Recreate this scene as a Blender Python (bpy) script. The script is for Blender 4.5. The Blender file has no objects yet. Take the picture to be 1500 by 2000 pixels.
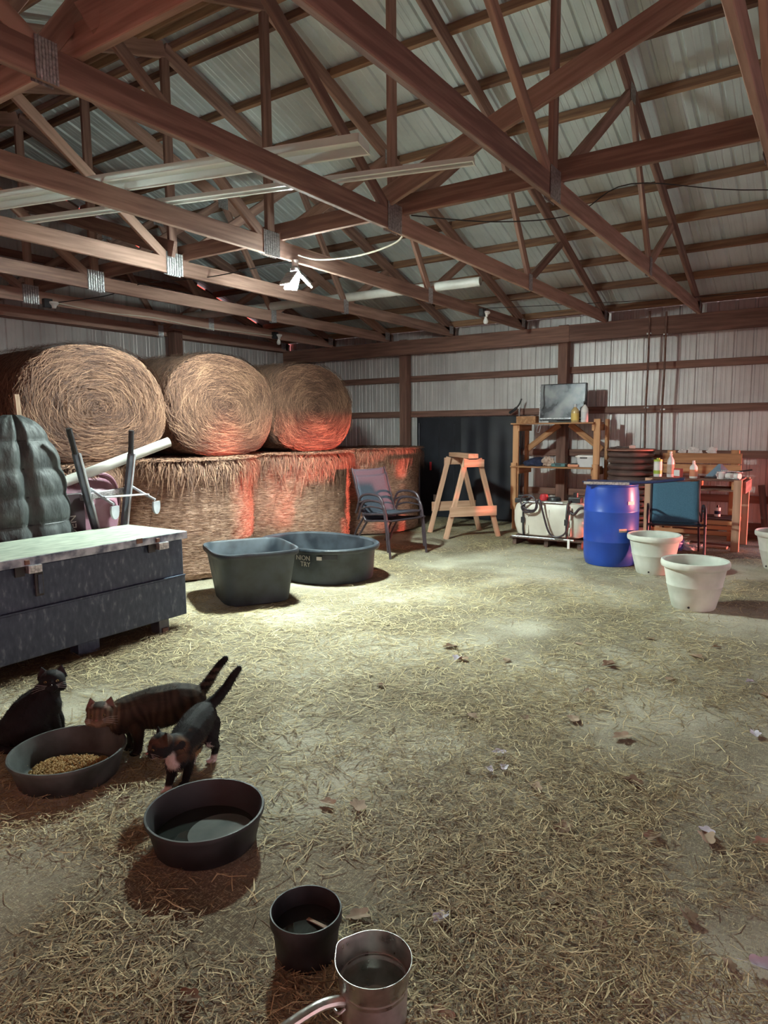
import bpy, bmesh, math, random
import numpy as np
from mathutils import Vector, Matrix

random.seed(7); rng = np.random.default_rng(11)
SC = bpy.context.scene; COL = SC.collection
PI = math.pi

# ---------------------------------------------------------------- camera, sky, sun, exposure
F = 1335.0; CX, CY, H = 750.0, 1000.0, 1.5
_v1 = np.array([(-1250-CX)/F, (855-CY)/F, 1.0]); _v2 = np.array([(1640-CX)/F, (828-CY)/F, 1.0])
_A = _v2/np.linalg.norm(_v2); _B = _v1-_A*(_v1@_A); _B /= np.linalg.norm(_B); _U = np.cross(_A, _B)
if _U[1] > 0: _U = -_U
RM = np.array([_A, _B, _U])                     # camera (right, down, forward) -> barn axes
cam = bpy.data.objects.new('camera', bpy.data.cameras.new('camera')); COL.objects.link(cam)
r_, u_, b_ = RM@[1, 0, 0], -(RM@[0, 1, 0]), -(RM@[0, 0, 1])
cam.matrix_world = Matrix(((r_[0], u_[0], b_[0], 0), (r_[1], u_[1], b_[1], 0), (r_[2], u_[2], b_[2], H), (0, 0, 0, 1)))
cam.data.sensor_fit = 'VERTICAL'; cam.data.sensor_height = 24.0; cam.data.lens = 24.0*F/2000.0
cam.data.clip_start = 0.02; cam.data.clip_end = 300
SC.camera = cam
SC.view_settings.view_transform = 'Standard'; SC.view_settings.look = 'None'
SC.view_settings.gamma = 1.0; SC.view_settings.use_curve_mapping = False
SC.view_settings.exposure = 0.0
SKY_STRENGTH = 3.8; SUN_E = 11.0; LED_L = 2550.0

w = bpy.data.worlds.new('dawn_sky'); SC.world = w; w.use_nodes = True
nt = w.node_tree; nt.nodes.clear()
wo = nt.nodes.new('ShaderNodeOutputWorld'); bg = nt.nodes.new('ShaderNodeBackground')
tc = nt.nodes.new('ShaderNodeTexCoord'); sx = nt.nodes.new('ShaderNodeSeparateXYZ'); rp = nt.nodes.new('ShaderNodeValToRGB')
nt.links.new(tc.outputs['Generated'], sx.inputs[0]); nt.links.new(sx.outputs['Z'], rp.inputs[0])
rp.color_ramp.elements[0].position = 0.0; rp.color_ramp.elements[0].color = (0.96, 0.68, 0.67, 1)
rp.color_ramp.elements[1].position = 0.75; rp.color_ramp.elements[1].color = (0.55, 0.66, 1.0, 1)
for p_, c_ in ((0.12, (0.96, 0.68, 0.70)), (0.30, (0.90, 0.70, 0.82)), (0.45, (0.72, 0.70, 0.98))):
    e = rp.color_ramp.elements.new(p_); e.color = (*c_, 1)
mrw = nt.nodes.new('ShaderNodeMapRange'); mrw.interpolation_type = 'SMOOTHSTEP'; mrw.inputs['From Min'].default_value = 0.0; mrw.inputs['From Max'].default_value = 0.75
mxw = nt.nodes.new('ShaderNodeMix'); mxw.data_type = 'RGBA'; mxw.inputs[7].default_value = (0.62, 0.07, 0.045, 1)   # red dawn cloud over the far end
nt.links.new(sx.outputs['Y'], mrw.inputs[0]); nt.links.new(mrw.outputs[0], mxw.inputs[0]); nt.links.new(rp.outputs[0], mxw.inputs[6])
nt.links.new(mxw.outputs[2], bg.inputs['Color']); bg.inputs['Strength'].default_value = SKY_STRENGTH
nt.links.new(bg.outputs[0], wo.inputs['Surface'])

sun = bpy.data.objects.new('sun', bpy.data.lights.new('sun', 'SUN')); COL.objects.link(sun)
sun.data.energy = SUN_E; sun.data.color = (1.0, 0.22, 0.17); sun.data.angle = math.radians(2.0)
sd = Vector((-0.34, 1.0, -0.016)).normalized()
sun.rotation_euler = sd.to_track_quat('-Z', 'Y').to_euler(); sun.location = (20, -25, 4)

# ---------------------------------------------------------------- helpers
def dray(px, py): return RM@np.array([(px-CX)/F, (py-CY)/F, 1.0])
def gz(px, py, z=0.0):
    v = dray(px, py); t = (z-H)/v[2]; return Vector((v[0]*t, v[1]*t, z))
def gx(px, py, X):
    v = dray(px, py); t = X/v[0]; return Vector((X, v[1]*t, H+v[2]*t))
def gy(px, py, Y):
    v = dray(px, py); t = Y/v[1]; return Vector((v[0]*t, Y, H+v[2]*t))

def vnoise(p, s, seed=0):
    """cheap smooth value noise, p (N,3) -> 0..1"""
    q = np.asarray(p, float)*s+seed*17.31; i = np.floor(q).astype(np.int64); f = q-i; f = f*f*(3-2*f)
    def h(ix, iy, iz):
        n = (ix*374761393+iy*668265263+iz*2147483647+seed*974711) & 0x7fffffff
        n = ((n ^ (n >> 13))*1274126177) & 0x7fffffff
        return ((n ^ (n >> 16)) & 0xffff)/65535.0
    x, y, z = i.T; a, b, c = f.T; r = 0
    for dx in (0, 1):
        for dy in (0, 1):
            for dz in (0, 1):
                r = r+h(x+dx, y+dy, z+dz)*np.where(dx, a, 1-a)*np.where(dy, b, 1-b)*np.where(dz, c, 1-c)
    return r

MATS = {}
def mat(name, c1, c2=None, rough=0.6, metal=0.0, scale=8.0, stretch=(1, 1, 1), bump=0.0, bscale=None, detail=6.0, attr=None,
        ramp=None, spec=0.5, alpha=None, trans=0.0, lo=0.35, hi=0.65, rand=0.0, rough2=None, coat=0.0, emit=None):
    m = bpy.data.materials.new(name); m.use_nodes = True; n = m.node_tree.nodes; L = m.node_tree.links
    b = n['Principled BSDF']; b.inputs['Roughness'].default_value = rough; b.inputs['Metallic'].default_value = metal
    b.inputs['Specular IOR Level'].default_value = spec; b.inputs['Coat Weight'].default_value = coat
    if trans: b.inputs['Transmission Weight'].default_value = trans
    if emit: b.inputs['Emission Color'].default_value = (*emit[0], 1); b.inputs['Emission Strength'].default_value = emit[1]
    c2 = c2 or c1
    tcn = n.new('ShaderNodeTexCoord'); mp = n.new('ShaderNodeMapping'); mp.inputs['Scale'].default_value = stretch
    L.new(tcn.outputs['Object'], mp.inputs['Vector'])
    nz = n.new('ShaderNodeTexNoise'); nz.inputs['Scale'].default_value = scale; nz.inputs['Detail'].default_value = detail
    L.new(mp.outputs[0], nz.inputs['Vector'])
    cr = n.new('ShaderNodeValToRGB'); cr.color_ramp.elements[0].position = lo; cr.color_ramp.elements[1].position = hi
    cr.color_ramp.elements[0].color = (*c1, 1); cr.color_ramp.elements[1].color = (*c2, 1)
    for p_, c_ in (ramp or []): e = cr.color_ramp.elements.new(p_); e.color = (*c_, 1)
    if attr:
        at = n.new('ShaderNodeAttribute'); at.attribute_name = attr
        if attr == 'col': L.new(at.outputs['Color'], b.inputs['Base Color'])
        else: L.new(at.outputs['Fac'], cr.inputs[0]); L.new(cr.outputs[0], b.inputs['Base Color'])
    else:
        src = nz.outputs['Fac']
        if rand:
            oi = n.new('ShaderNodeObjectInfo'); ma = n.new('ShaderNodeMath'); ma.operation = 'MULTIPLY_ADD'
            L.new(oi.outputs['Random'], ma.inputs[0]); ma.inputs[1].default_value = rand; L.new(nz.outputs['Fac'], ma.inputs[2])
            mb = n.new('ShaderNodeMath'); mb.operation = 'SUBTRACT'; L.new(ma.outputs[0], mb.inputs[0]); mb.inputs[1].default_value = rand/2
            src = mb.outputs[0]
        L.new(src, cr.inputs[0]); L.new(cr.outputs[0], b.inputs['Base Color'])
    if rough2 is not None:
        mr = n.new('ShaderNodeMapRange'); mr.inputs['From Min'].default_value = 0.35; mr.inputs['From Max'].default_value = 0.65
        mr.inputs['To Min'].default_value = rough; mr.inputs['To Max'].default_value = rough2
        L.new(nz.outputs['Fac'], mr.inputs[0]); L.new(mr.outputs[0], b.inputs['Roughness'])
    if bump:
        nb = nz
        if bscale:
            nb = n.new('ShaderNodeTexNoise'); nb.inputs['Scale'].default_value = bscale; nb.inputs['Detail'].default_value = 5
            L.new(mp.outputs[0], nb.inputs['Vector'])
        bp = n.new('ShaderNodeBump'); bp.inputs['Strength'].default_value = bump; bp.inputs['Distance'].default_value = 0.02
        L.new(nb.outputs['Fac'], bp.inputs['Height']); L.new(bp.outputs[0], b.inputs['Normal'])
    MATS[name] = m
    return m

WOOD = dict(rough=0.75, scale=3.0, stretch=(0.6, 9, 9), bump=0.15, lo=0.3, hi=0.7, rand=0.35)
W_TRUSS = mat('truss_pine', (0.20, 0.112, 0.088), (0.46, 0.285, 0.225), **WOOD)
W_PURLIN = mat('purlin_pine', (0.13, 0.065, 0.045), (0.33, 0.19, 0.11), ramp=[(0.5, (0.22, 0.115, 0.07))], **WOOD)
W_GIRT = mat('girt_pine', (0.12, 0.058, 0.044), (0.27, 0.14, 0.105), **WOOD)
W_SHELF = mat('shelf_pine', (0.34, 0.165, 0.075), (0.60, 0.33, 0.165), **WOOD)
W_SAW = mat('sawhorse_pine', (0.40, 0.24, 0.15), (0.60, 0.38, 0.26), **WOOD)
W_DARK = mat('dark_rotten_wood', (0.05, 0.03, 0.025), (0.16, 0.09, 0.07), **WOOD)
W_PALE = mat('pale_board', (0.30, 0.18, 0.11), (0.66, 0.52, 0.40), **WOOD)
M_METAL = mat('white_painted_steel_sheet', (0.56, 0.64, 0.65), (0.68, 0.76, 0.77), rough=0.36, metal=0.15, scale=2.5, bump=0.05, bscale=40)
M_WALLM = mat('weathered_white_steel_sheet', (0.48, 0.46, 0.455), (0.64, 0.62, 0.61), rough=0.42, metal=0.2, scale=1.6, bump=0.05, bscale=30)
M_GALV = mat('galvanised_plate', (0.30, 0.30, 0.31), (0.62, 0.62, 0.64), rough=0.35, metal=0.8, scale=60, bump=0.3)
M_WHITE = mat('white_painted_metal', (0.80, 0.85, 0.83), (0.88, 0.91, 0.89), rough=0.35, scale=5)
M_PVC = mat('white_pvc', (0.52, 0.52, 0.48), (0.70, 0.70, 0.66), rough=0.35, scale=4)
M_RUBBER = mat('black_rubber', (0.008, 0.009, 0.010), (0.028, 0.031, 0.033), rough=0.5, scale=9, bump=0.1, rough2=0.7)
M_TUBP = mat('black_poly', (0.012, 0.017, 0.024), (0.045, 0.058, 0.072), rough=0.42, scale=6, bump=0.06, rough2=0.65)
M_WATER = mat('still_water', (0.02, 0.024, 0.022), (0.035, 0.04, 0.036), rough=0.03, scale=3, spec=0.7)
M_STEEL = mat('brushed_steel', (0.42, 0.41, 0.39), (0.60, 0.59, 0.56), rough=0.26, metal=0.95, scale=30, rough2=0.4)
M_ALUM = mat('dull_aluminium', (0.40, 0.39, 0.37), (0.56, 0.55, 0.53), rough=0.45, metal=0.75, scale=25)
M_BOX = mat('scuffed_blue_grey_steel', (0.036, 0.052, 0.088), (0.135, 0.165, 0.22), rough=0.5, metal=0.25, scale=26, stretch=(1.5, 1, 0.6), lo=0.36, hi=0.72, detail=15,
            ramp=[(0.60, (0.058, 0.08, 0.125))], bump=0.08)
M_BOXLID = mat('worn_green_grey_lid', (0.33, 0.38, 0.31), (0.52, 0.57, 0.47), rough=0.6, metal=0.1, scale=7, stretch=(1, 3, 1), detail=10)
M_BOXEDGE = mat('worn_bare_lid_edge', (0.10, 0.12, 0.17), (0.48, 0.52, 0.60), rough=0.45, metal=0.4, scale=9, detail=10, lo=0.4, hi=0.6)
M_BLUE = mat('blue_plastic', (0.012, 0.05, 0.30), (0.02, 0.075, 0.42), rough=0.34, scale=3)
M_DKBLUE = mat('dark_blue_plastic', (0.012, 0.016, 0.06), (0.03, 0.04, 0.13), rough=0.3, scale=4)
M_POT = mat('white_planter_plastic', (0.52, 0.56, 0.49), (0.74, 0.76, 0.69), rough=0.5, scale=4, bump=0.02)
M_TANK = mat('milky_tank_plastic', (0.55, 0.51, 0.44), (0.72, 0.69, 0.60), rough=0.4, scale=3)
M_BLACK = mat('black_plastic', (0.012, 0.012, 0.014), (0.03, 0.03, 0.035), rough=0.45, scale=8)
M_CORR = mat('dark_brown_poly', (0.09, 0.06, 0.055), (0.15, 0.10, 0.09), rough=0.3, scale=5)
M_CORRLID = mat('brown_lid', (0.22, 0.10, 0.075), (0.34, 0.16, 0.12), rough=0.55, scale=5)
M_TARP = mat('black_tarp', (0.008, 0.009, 0.014), (0.02, 0.022, 0.032), rough=0.55, scale=3)
M_FRAME = mat('chair_frame_enamel', (0.035, 0.026, 0.032), (0.06, 0.045, 0.055), rough=0.4, metal=0.3, scale=8)
M_SLING = mat('charcoal_sling', (0.028, 0.038, 0.055), (0.05, 0.062, 0.085), rough=0.85, scale=200, detail=1)
M_SLINGB = mat('teal_blue_sling', (0.045, 0.13, 0.20), (0.075, 0.18, 0.26), rough=0.85, scale=160, detail=1)
M_COVER = mat('grey_green_quilted_nylon', (0.028, 0.034, 0.036), (0.065, 0.074, 0.074), rough=0.6, scale=6, stretch=(2.2, 2.2, 1), bump=0.8, detail=8)
M_MAROON = mat('maroon_tray', (0.22, 0.10, 0.14), (0.42, 0.24, 0.30), rough=0.35, scale=4, detail=8)
M_MARSHADE = mat('shaded_maroon_tray', (0.02, 0.01, 0.014), (0.04, 0.02, 0.026), rough=0.5, scale=4)  # tray maroon with the shade of its left side put into the colour
M_GREYPAINT = mat('grey_enamel', (0.34, 0.36, 0.39), (0.50, 0.52, 0.55), rough=0.4, metal=0.3, scale=8)
M_DKSTEEL = mat('dark_grey_enamel', (0.05, 0.055, 0.07), (0.10, 0.11, 0.13), rough=0.4, metal=0.3, scale=8)
M_HAYCORE = mat('packed_hay', (0.045, 0.022, 0.015), (0.14, 0.072, 0.045), rough=0.95, scale=30, stretch=(1, 1, 1), bump=0.8, detail=10)
M_HAY = mat('hay_strand', (0.06, 0.026, 0.018), (0.40, 0.225, 0.14), attr='tone', ramp=[(0.5, (0.19, 0.095, 0.058))], rough=0.8, lo=0.0, hi=1.0)
M_NET = mat('net_wrapped_hay', (0.15, 0.08, 0.052), (0.40, 0.25, 0.18), rough=0.9, scale=16, stretch=(1, 1, 5), bump=0.7, detail=10)
M_STRAW = mat('floor_straw', (0.12, 0.075, 0.04), (0.86, 0.76, 0.46), attr='tone', ramp=[(0.45, (0.32, 0.245, 0.13)), (0.75, (0.60, 0.50, 0.28))], rough=0.75, lo=0.0, hi=1.0)
M_KIB = mat('kibble', (0.28, 0.17, 0.06), (0.48, 0.33, 0.13), rough=0.8, scale=40)
M_FUR = mat('fur', (0.02, 0.02, 0.02), attr='col', rough=0.75, spec=0.25)
M_EYE = mat('amber_eye', (0.16, 0.11, 0.03), (0.22, 0.16, 0.05), rough=0.15)
M_PUPIL = mat('pupil', (0.004, 0.004, 0.004), rough=0.1)
M_NOSE = mat('pink_nose', (0.22, 0.09, 0.07), rough=0.5)
M_WHISK = mat('whisker', (0.6, 0.6, 0.58), rough=0.5)
M_LEAF = mat('dry_oak_leaf', (0.16, 0.09, 0.05), (0.42, 0.31, 0.22), rough=0.8, scale=9, rand=0.6)
M_PALELEAF = mat('bleached_leaf', (0.42, 0.38, 0.44), (0.66, 0.62, 0.70), rough=0.7, scale=9)
M_BULB = mat('frosted_bulb', (0.75, 0.75, 0.74), rough=0.15)
M_PORC = mat('porcelain', (0.74, 0.72, 0.68), (0.82, 0.80, 0.77), rough=0.3)
M_WIREW = mat('white_cable', (0.72, 0.68, 0.56), rough=0.5)
M_WIREB = mat('black_cable', (0.02, 0.018, 0.02), rough=0.5)
M_ROD = mat('rusty_conduit', (0.10, 0.055, 0.045), (0.22, 0.12, 0.09), rough=0.7, scale=10)
M_SCREEN = mat('dusty_screen', (0.05, 0.05, 0.058), (0.15, 0.145, 0.15), rough=0.25, metal=0.5, scale=5, detail=10, rough2=0.4, lo=0.4, hi=0.62)
M_CLEAR = mat('cloudy_plastic', (0.62, 0.64, 0.66), (0.72, 0.74, 0.76), rough=0.35, scale=5)
M_AMBER = mat('amber_liquid_bottle', (0.55, 0.38, 0.16), (0.66, 0.50, 0.26), rough=0.2, scale=3)
M_LABELW = mat('white_label', (0.80, 0.79, 0.77), rough=0.5)
M_LABELR = mat('red_label', (0.60, 0.10, 0.08), rough=0.5)
M_LABELY = mat('yellow_label', (0.72, 0.52, 0.14), rough=0.5)
M_LIME = mat('lime_plastic', (0.40, 0.55, 0.08), rough=0.4)
M_PINK = mat('pink_plastic', (0.70, 0.42, 0.36), rough=0.4)
M_ORANGE = mat('orange_plastic', (0.66, 0.28, 0.16), rough=0.4)
M_RED = mat('red_plastic', (0.45, 0.03, 0.04), rough=0.4)
M_NAVY = mat('navy_cloth', (0.012, 0.018, 0.05), (0.03, 0.04, 0.09), rough=0.9, scale=20)
M_PAPER = mat('crumpled_paper', (0.62, 0.60, 0.58), (0.78, 0.77, 0.76), rough=0.8, scale=10)
M_TAN = mat('tan_paper', (0.42, 0.31, 0.25), (0.58, 0.46, 0.38), rough=0.8, scale=10)
M_BTARP = mat('blue_tarp', (0.05, 0.06, 0.25), (0.12, 0.14, 0.42), rough=0.5, scale=10)
M_SLATE = mat('slate_blue_metal', (0.10, 0.16, 0.22), (0.18, 0.26, 0.34), rough=0.4, metal=0.4, scale=6)
M_TEAL = mat('teal_plastic', (0.05, 0.14, 0.15), (0.10, 0.22, 0.23), rough=0.5, scale=6)
M_MARK = mat('faded_white_print', (0.40, 0.39, 0.35), (0.58, 0.57, 0.51), rough=0.7, scale=30)
M_LEDHOUSE = mat('lamp_housing', (0.55, 0.57, 0.58), rough=0.4, metal=0.5)
M_LED = mat('led_panel', (0.9, 0.95, 0.9), rough=0.5, emit=((0.84, 1.0, 0.93), LED_L))

def meta(o, label=None, cat=None, group=None, kind=None):
    for k, v in (('label', label), ('category', cat), ('group', group), ('kind', kind)):
        if v: o[k] = v
    return o
def empty(name, loc=(0, 0, 0), rz=0.0, label=None, cat=None, group=None, kind=None, parent=None):
    o = bpy.data.objects.new(name, None); o.empty_display_size = 0.05; COL.objects.link(o)
    o.location = loc; o.rotation_euler = (0, 0, rz); o.parent = parent
    return meta(o, label, cat, group, kind)
def link(name, me, m, parent=None, loc=None, rot=None, smooth=None):
    o = bpy.data.objects.new(name, me); COL.objects.link(o); o.parent = parent
    if m is not None:
        ms = m if isinstance(m, (list, tuple)) else [m]
        if len(me.materials) == 0:
            for q in ms: me.materials.append(q)
    if loc is not None: o.location = loc
    if rot is not None: o.rotation_euler = rot
    return o
def from_bm(name, bm, m, parent=None, smooth=False, loc=None, rot=None):
    me = bpy.data.meshes.new(name); bmesh.ops.recalc_face_normals(bm, faces=bm.faces); bm.to_mesh(me); bm.free()
    if smooth: me.polygons.foreach_set('use_smooth', [True]*len(me.polygons)); auto(me)
    return link(name, me, m, parent, loc, rot)
def auto(me, ang=35):
    me.update()
    try: me.set_sharp_from_angle(angle=math.radians(ang))
    except Exception: pass
def txt_mesh(fo, m):
    dg = bpy.context.evaluated_depsgraph_get(); dg.update(); me = bpy.data.meshes.new_from_object(fo.evaluated_get(dg)); nm = fo.name
    q = bpy.data.objects.new('t', me); COL.objects.link(q); q.parent = fo.parent; q.location = fo.location; q.rotation_euler = fo.rotation_euler
    bpy.data.objects.remove(fo); q.name = nm; me.materials.clear(); me.materials.append(m); return q
def copy_tree(o, parent=None):
    c = o.copy(); COL.objects.link(c); c.parent = parent
    for ch in [x for x in COL.objects if x.parent == o]: copy_tree(ch, c)
    return c

def bm_box(bm, c, s, rot=None, bev=0.0):
    r = bmesh.ops.create_cube(bm, size=1.0)
    M = Matrix.Translation(c)@(rot.to_4x4() if rot is not None else Matrix.Identity(4))@Matrix.Diagonal((*s, 1))
    bmesh.ops.transform(bm, matrix=M, verts=r['verts'])
    if bev:
        es = list({e for v in r['verts'] for e in v.link_edges})
        bmesh.ops.bevel(bm, geom=es, offset=bev, segments=2, affect='EDGES', profile=0.5)
def box(name, c, s, m, parent=None, bev=0.003, rot=None):
    bm = bmesh.new(); bm_box(bm, (0, 0, 0), s, None, bev)
    return from_bm(name, bm, m, parent, loc=c, rot=rot)
BM_CACHE = {}
def board(name, p0, p1, wd, th, m, parent=None, up=(0, 0, 1), cut0=0.0, cut1=0.0):
    """timber from p0 to p1; wd measured along 'up', th across; chamfered arrises. local X runs along the grain"""
    p0, p1 = Vector(p0), Vector(p1); x = (p1-p0); Ln = x.length; x.normalize()
    u = Vector(up); y = u.cross(x)
    if y.length < 1e-5: y = Vector((0, 1, 0)).cross(x) if abs(x.y) < 0.9 else Vector((1, 0, 0)).cross(x)
    y.normalize(); z = x.cross(y)
    c = min(0.004, th*0.12); a, b = th/2, wd/2
    prof = [(-a+c, -b), (a-c, -b), (a, -b+c), (a, b-c), (a-c, b), (-a+c, b), (-a, b-c), (-a, -b+c)]
    vs = [(-Ln/2+cut0*(pz/b), py, pz) for py, pz in prof]+[(Ln/2+cut1*(pz/b), py, pz) for py, pz in prof]
    fs = [(i, (i+1) % 8, 8+(i+1) % 8, 8+i) for i in range(8)]+[tuple(range(7, -1, -1)), tuple(range(8, 16))]
    me = bpy.data.meshes.new(name); me.from_pydata(vs, [], fs); me.update()
    o = link(name, me, m, parent)
    M = Matrix(((x.x, y.x, z.x, 0), (x.y, y.y, z.y, 0), (x.z, y.z, z.z, 0), (0, 0, 0, 1))); M.translation = (p0+p1)/2
    o.matrix_basis = M
    return o
def bm_tube(bm, pts, r, n=10, cap=True, closed=False):
    pts = [Vector(p) for p in pts]; rs = r if isinstance(r, (list, tuple)) else [r]*len(pts)
    rings = []; prev = None
    for i, p in enumerate(pts):
        a = pts[i-1] if i else (pts[-1] if closed else p); b = pts[(i+1) % len(pts)] if (i+1 < len(pts) or closed) else p
        t = (b-a).normalized()
        if prev is None:
            k = Vector((0, 0, 1)) if abs(t.z) < 0.9 else Vector((1, 0, 0)); u = t.cross(k).normalized()
        else:
            u = (prev-t*prev.dot(t)).normalized()
        prev = u; v = t.cross(u)
        rings.append([bm.verts.new(p+(u*math.cos(2*PI*j/n)+v*math.sin(2*PI*j/n))*rs[i]) for j in range(n)])
    m = len(rings)
    for i in range(m if closed else m-1):
        A, B = rings[i], rings[(i+1) % m]
        for j in range(n): bm.faces.new((A[j], A[(j+1) % n], B[(j+1) % n], B[j]))
    if cap and not closed:
        bm.faces.new(rings[0][::-1]); bm.faces.new(rings[-1])
def tube(name, pts, r, m, parent=None, n=10, closed=False, **k):
    bm = bmesh.new(); bm_tube(bm, pts, r, n, closed=closed); return from_bm(name, bm, m, parent, smooth=True, **k)
def smooth_path(pts, k=6):
    P = [Vector(p) for p in pts]; P = [P[0]]+P+[P[-1]]; out = []
    for i in range(1, len(P)-2):
        for s in range(k):
            t = s/k; a, b, c, d = P[i-1], P[i], P[i+1], P[i+2]
            out.append(0.5*((2*b)+(c-a)*t+(2*a-5*b+4*c-d)*t*t+(3*b-a-3*c+d)*t**3))
    out.append(P[-2]); return out
def bm_lathe(bm, prof, n=48, sx=1.0, sy=1.0, fn=None, z0=0.0):
    """prof list of (r,z); r=0 ends make poles"""
    rings = []
    for r, z in prof:
        if r < 1e-6: rings.append([bm.verts.new((0, 0, z+z0))]); continue
        ring = []
        for j in range(n):
            a = 2*PI*j/n; x, y = r*math.cos(a)*sx, r*math.sin(a)*sy
            if fn: x, y = fn(a, r)
            ring.append(bm.verts.new((x, y, z+z0)))
        rings.append(ring)
    for A, B in zip(rings, rings[1:]):
        for j in range(n):
            k = (j+1) % n
            if len(A) == 1 and len(B) == 1: continue
            if len(A) == 1: bm.faces.new((A[0], B[k], B[j]))
            elif len(B) == 1: bm.faces.new((A[j], A[k], B[0]))
            else: bm.faces.new((A[j], A[k], B[k], B[j]))
def lathe(name, prof, m, parent=None, n=48, loc=None, rot=None, **k):
    bm = bmesh.new(); bm_lathe(bm, prof, n, **k); return from_bm(name, bm, m, parent, smooth=True, loc=loc, rot=rot)

def ribbons(name, pts, side, tone, m, parent=None, cols=None, loc=None):
    """pts (N,K,3) strand spines, side (N,3) half width vectors -> one mesh of tapered ribbons"""
    N, K, _ = pts.shape
    tp = np.ones(K); tp[-1] = 0.35; tp[0] = 0.7
    V = np.empty((N, K, 2, 3)); V[:, :, 0] = pts-side[:, None]*tp[None, :, None]; V[:, :, 1] = pts+side[:, None]*tp[None, :, None]
    base = np.arange(N)[:, None]*(2*K)+np.arange(K-1)[None]*2
    Fq = np.stack([base, base+1, base+3, base+2], -1).reshape(-1, 4)
    me = bpy.data.meshes.new(name); me.vertices.add(N*K*2); me.vertices.foreach_set('co', V.astype(np.float32).ravel())
    nf = len(Fq); me.loops.add(nf*4); me.loops.foreach_set('vertex_index', Fq.astype(np.int32).ravel())
    me.polygons.add(nf); me.polygons.foreach_set('loop_start', np.arange(nf, dtype=np.int32)*4)
    me.update(calc_edges=True)
    if cols is not None:
        a = me.attributes.new('col', 'FLOAT_COLOR', 'POINT'); c4 = np.ones((N, K*2, 4)); c4[:, :, :3] = cols[:, None]
        a.data.foreach_set('color', c4.astype(np.float32).ravel())
    else:
        a = me.attributes.new('tone', 'FLOAT', 'POINT'); a.data.foreach_set('value', np.repeat(tone, K*2).astype(np.float32))
    return link(name, me, m, parent, loc)
def unit(v): return v/np.maximum(np.linalg.norm(v, axis=-1, keepdims=True), 1e-9)

# ================================================================= SETTING
XW = 10.25; XL = -1.35; YG = 8.94; YN = -8.0; RIDGE = 4.45; SLOPE = 1/3.0
def roof_z(x): return 3.20+(10.05-x)*SLOPE if x > RIDGE else 3.20+(x+1.15)*SLOPE

floor = link('floor', bpy.data.meshes.new('floor'), None)
bm = bmesh.new(); bmesh.ops.create_grid(bm, x_segments=1, y_segments=1, size=60); bm.to_mesh(floor.data); bm.free()
meta(floor, kind='structure')
m = bpy.data.materials.new('packed_dirt_with_chaff'); m.use_nodes = True; n = m.node_tree.nodes; L = m.node_tree.links
b = n['Principled BSDF']; b.inputs['Roughness'].default_value = 0.95; b.inputs['Specular IOR Level'].default_value = 0.15
t_ = n.new('ShaderNodeTexCoord')
def nz(scale, det, st=(1, 1, 1), rot=0.0, dist=0.0):
    mp = n.new('ShaderNodeMapping'); mp.inputs['Scale'].default_value = st; mp.inputs['Rotation'].default_value = (0, 0, rot)
    L.new(t_.outputs['Object'], mp.inputs[0]); q = n.new('ShaderNodeTexNoise'); q.inputs['Scale'].default_value = scale
    q.inputs['Detail'].default_value = det; q.inputs['Distortion'].default_value = dist; L.new(mp.outputs[0], q.inputs[0]); return q
def ramp(src, els):
    r = n.new('ShaderNodeValToRGB'); L.new(src, r.inputs[0])
    r.color_ramp.elements[0].position = els[0][0]; r.color_ramp.elements[0].color = (*els[0][1], 1)
    r.color_ramp.elements[1].position = els[-1][0]; r.color_ramp.elements[1].color = (*els[-1][1], 1)
    for p, c in els[1:-1]: e = r.color_ramp.elements.new(p); e.color = (*c, 1)
    return r
dirt = ramp(nz(0.9, 10, (1, 1, 1), 0.0, 0.3).outputs[0], [(0.33, (0.12, 0.10, 0.072)), (0.48, (0.24, 0.215, 0.165)), (0.60, (0.45, 0.425, 0.345)), (0.72, (0.52, 0.50, 0.42))])
g = (0, 0, 0); W1 = (1, 1, 1)
def mix(a, bb, fac):
    x = n.new('ShaderNodeMix'); x.data_type = 'RGBA'
    L.new(fac, x.inputs[0]); L.new(a, x.inputs[6])
    if isinstance(bb, tuple): x.inputs[7].default_value = (*bb, 1)
    else: L.new(bb, x.inputs[7])
    return x.outputs[2]
c = dirt.outputs[0]
for k, (sc, st, rt, col, lo, hi) in enumerate([(38, (1, 5, 1), 0.5, (0.52, 0.47, 0.31), 0.56, 0.63), (45, (1, 6, 1), -0.9, (0.42, 0.35, 0.21), 0.57, 0.63),
                                  (34, (5, 1, 1), 0.2, (0.58, 0.54, 0.38), 0.58, 0.64), (70, (1, 1, 1), 0.0, (0.13, 0.10, 0.065), 0.58, 0.66)]):
    c = mix(c, col, ramp(nz(sc, 5, st, rt, 1.6).outputs[0], [(lo, g), (hi, (0.6, 0.6, 0.6))]).outputs[0])
L.new(c, b.inputs['Base Color'])
bp = n.new('ShaderNodeBump'); bp.inputs['Strength'].default_value = 0.5; bp.inputs['Distance'].default_value = 0.012
L.new(nz(45, 8).outputs[0], bp.inputs['Height']); L.new(bp.outputs[0], b.inputs['Normal'])
floor.data.materials.append(m)

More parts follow.
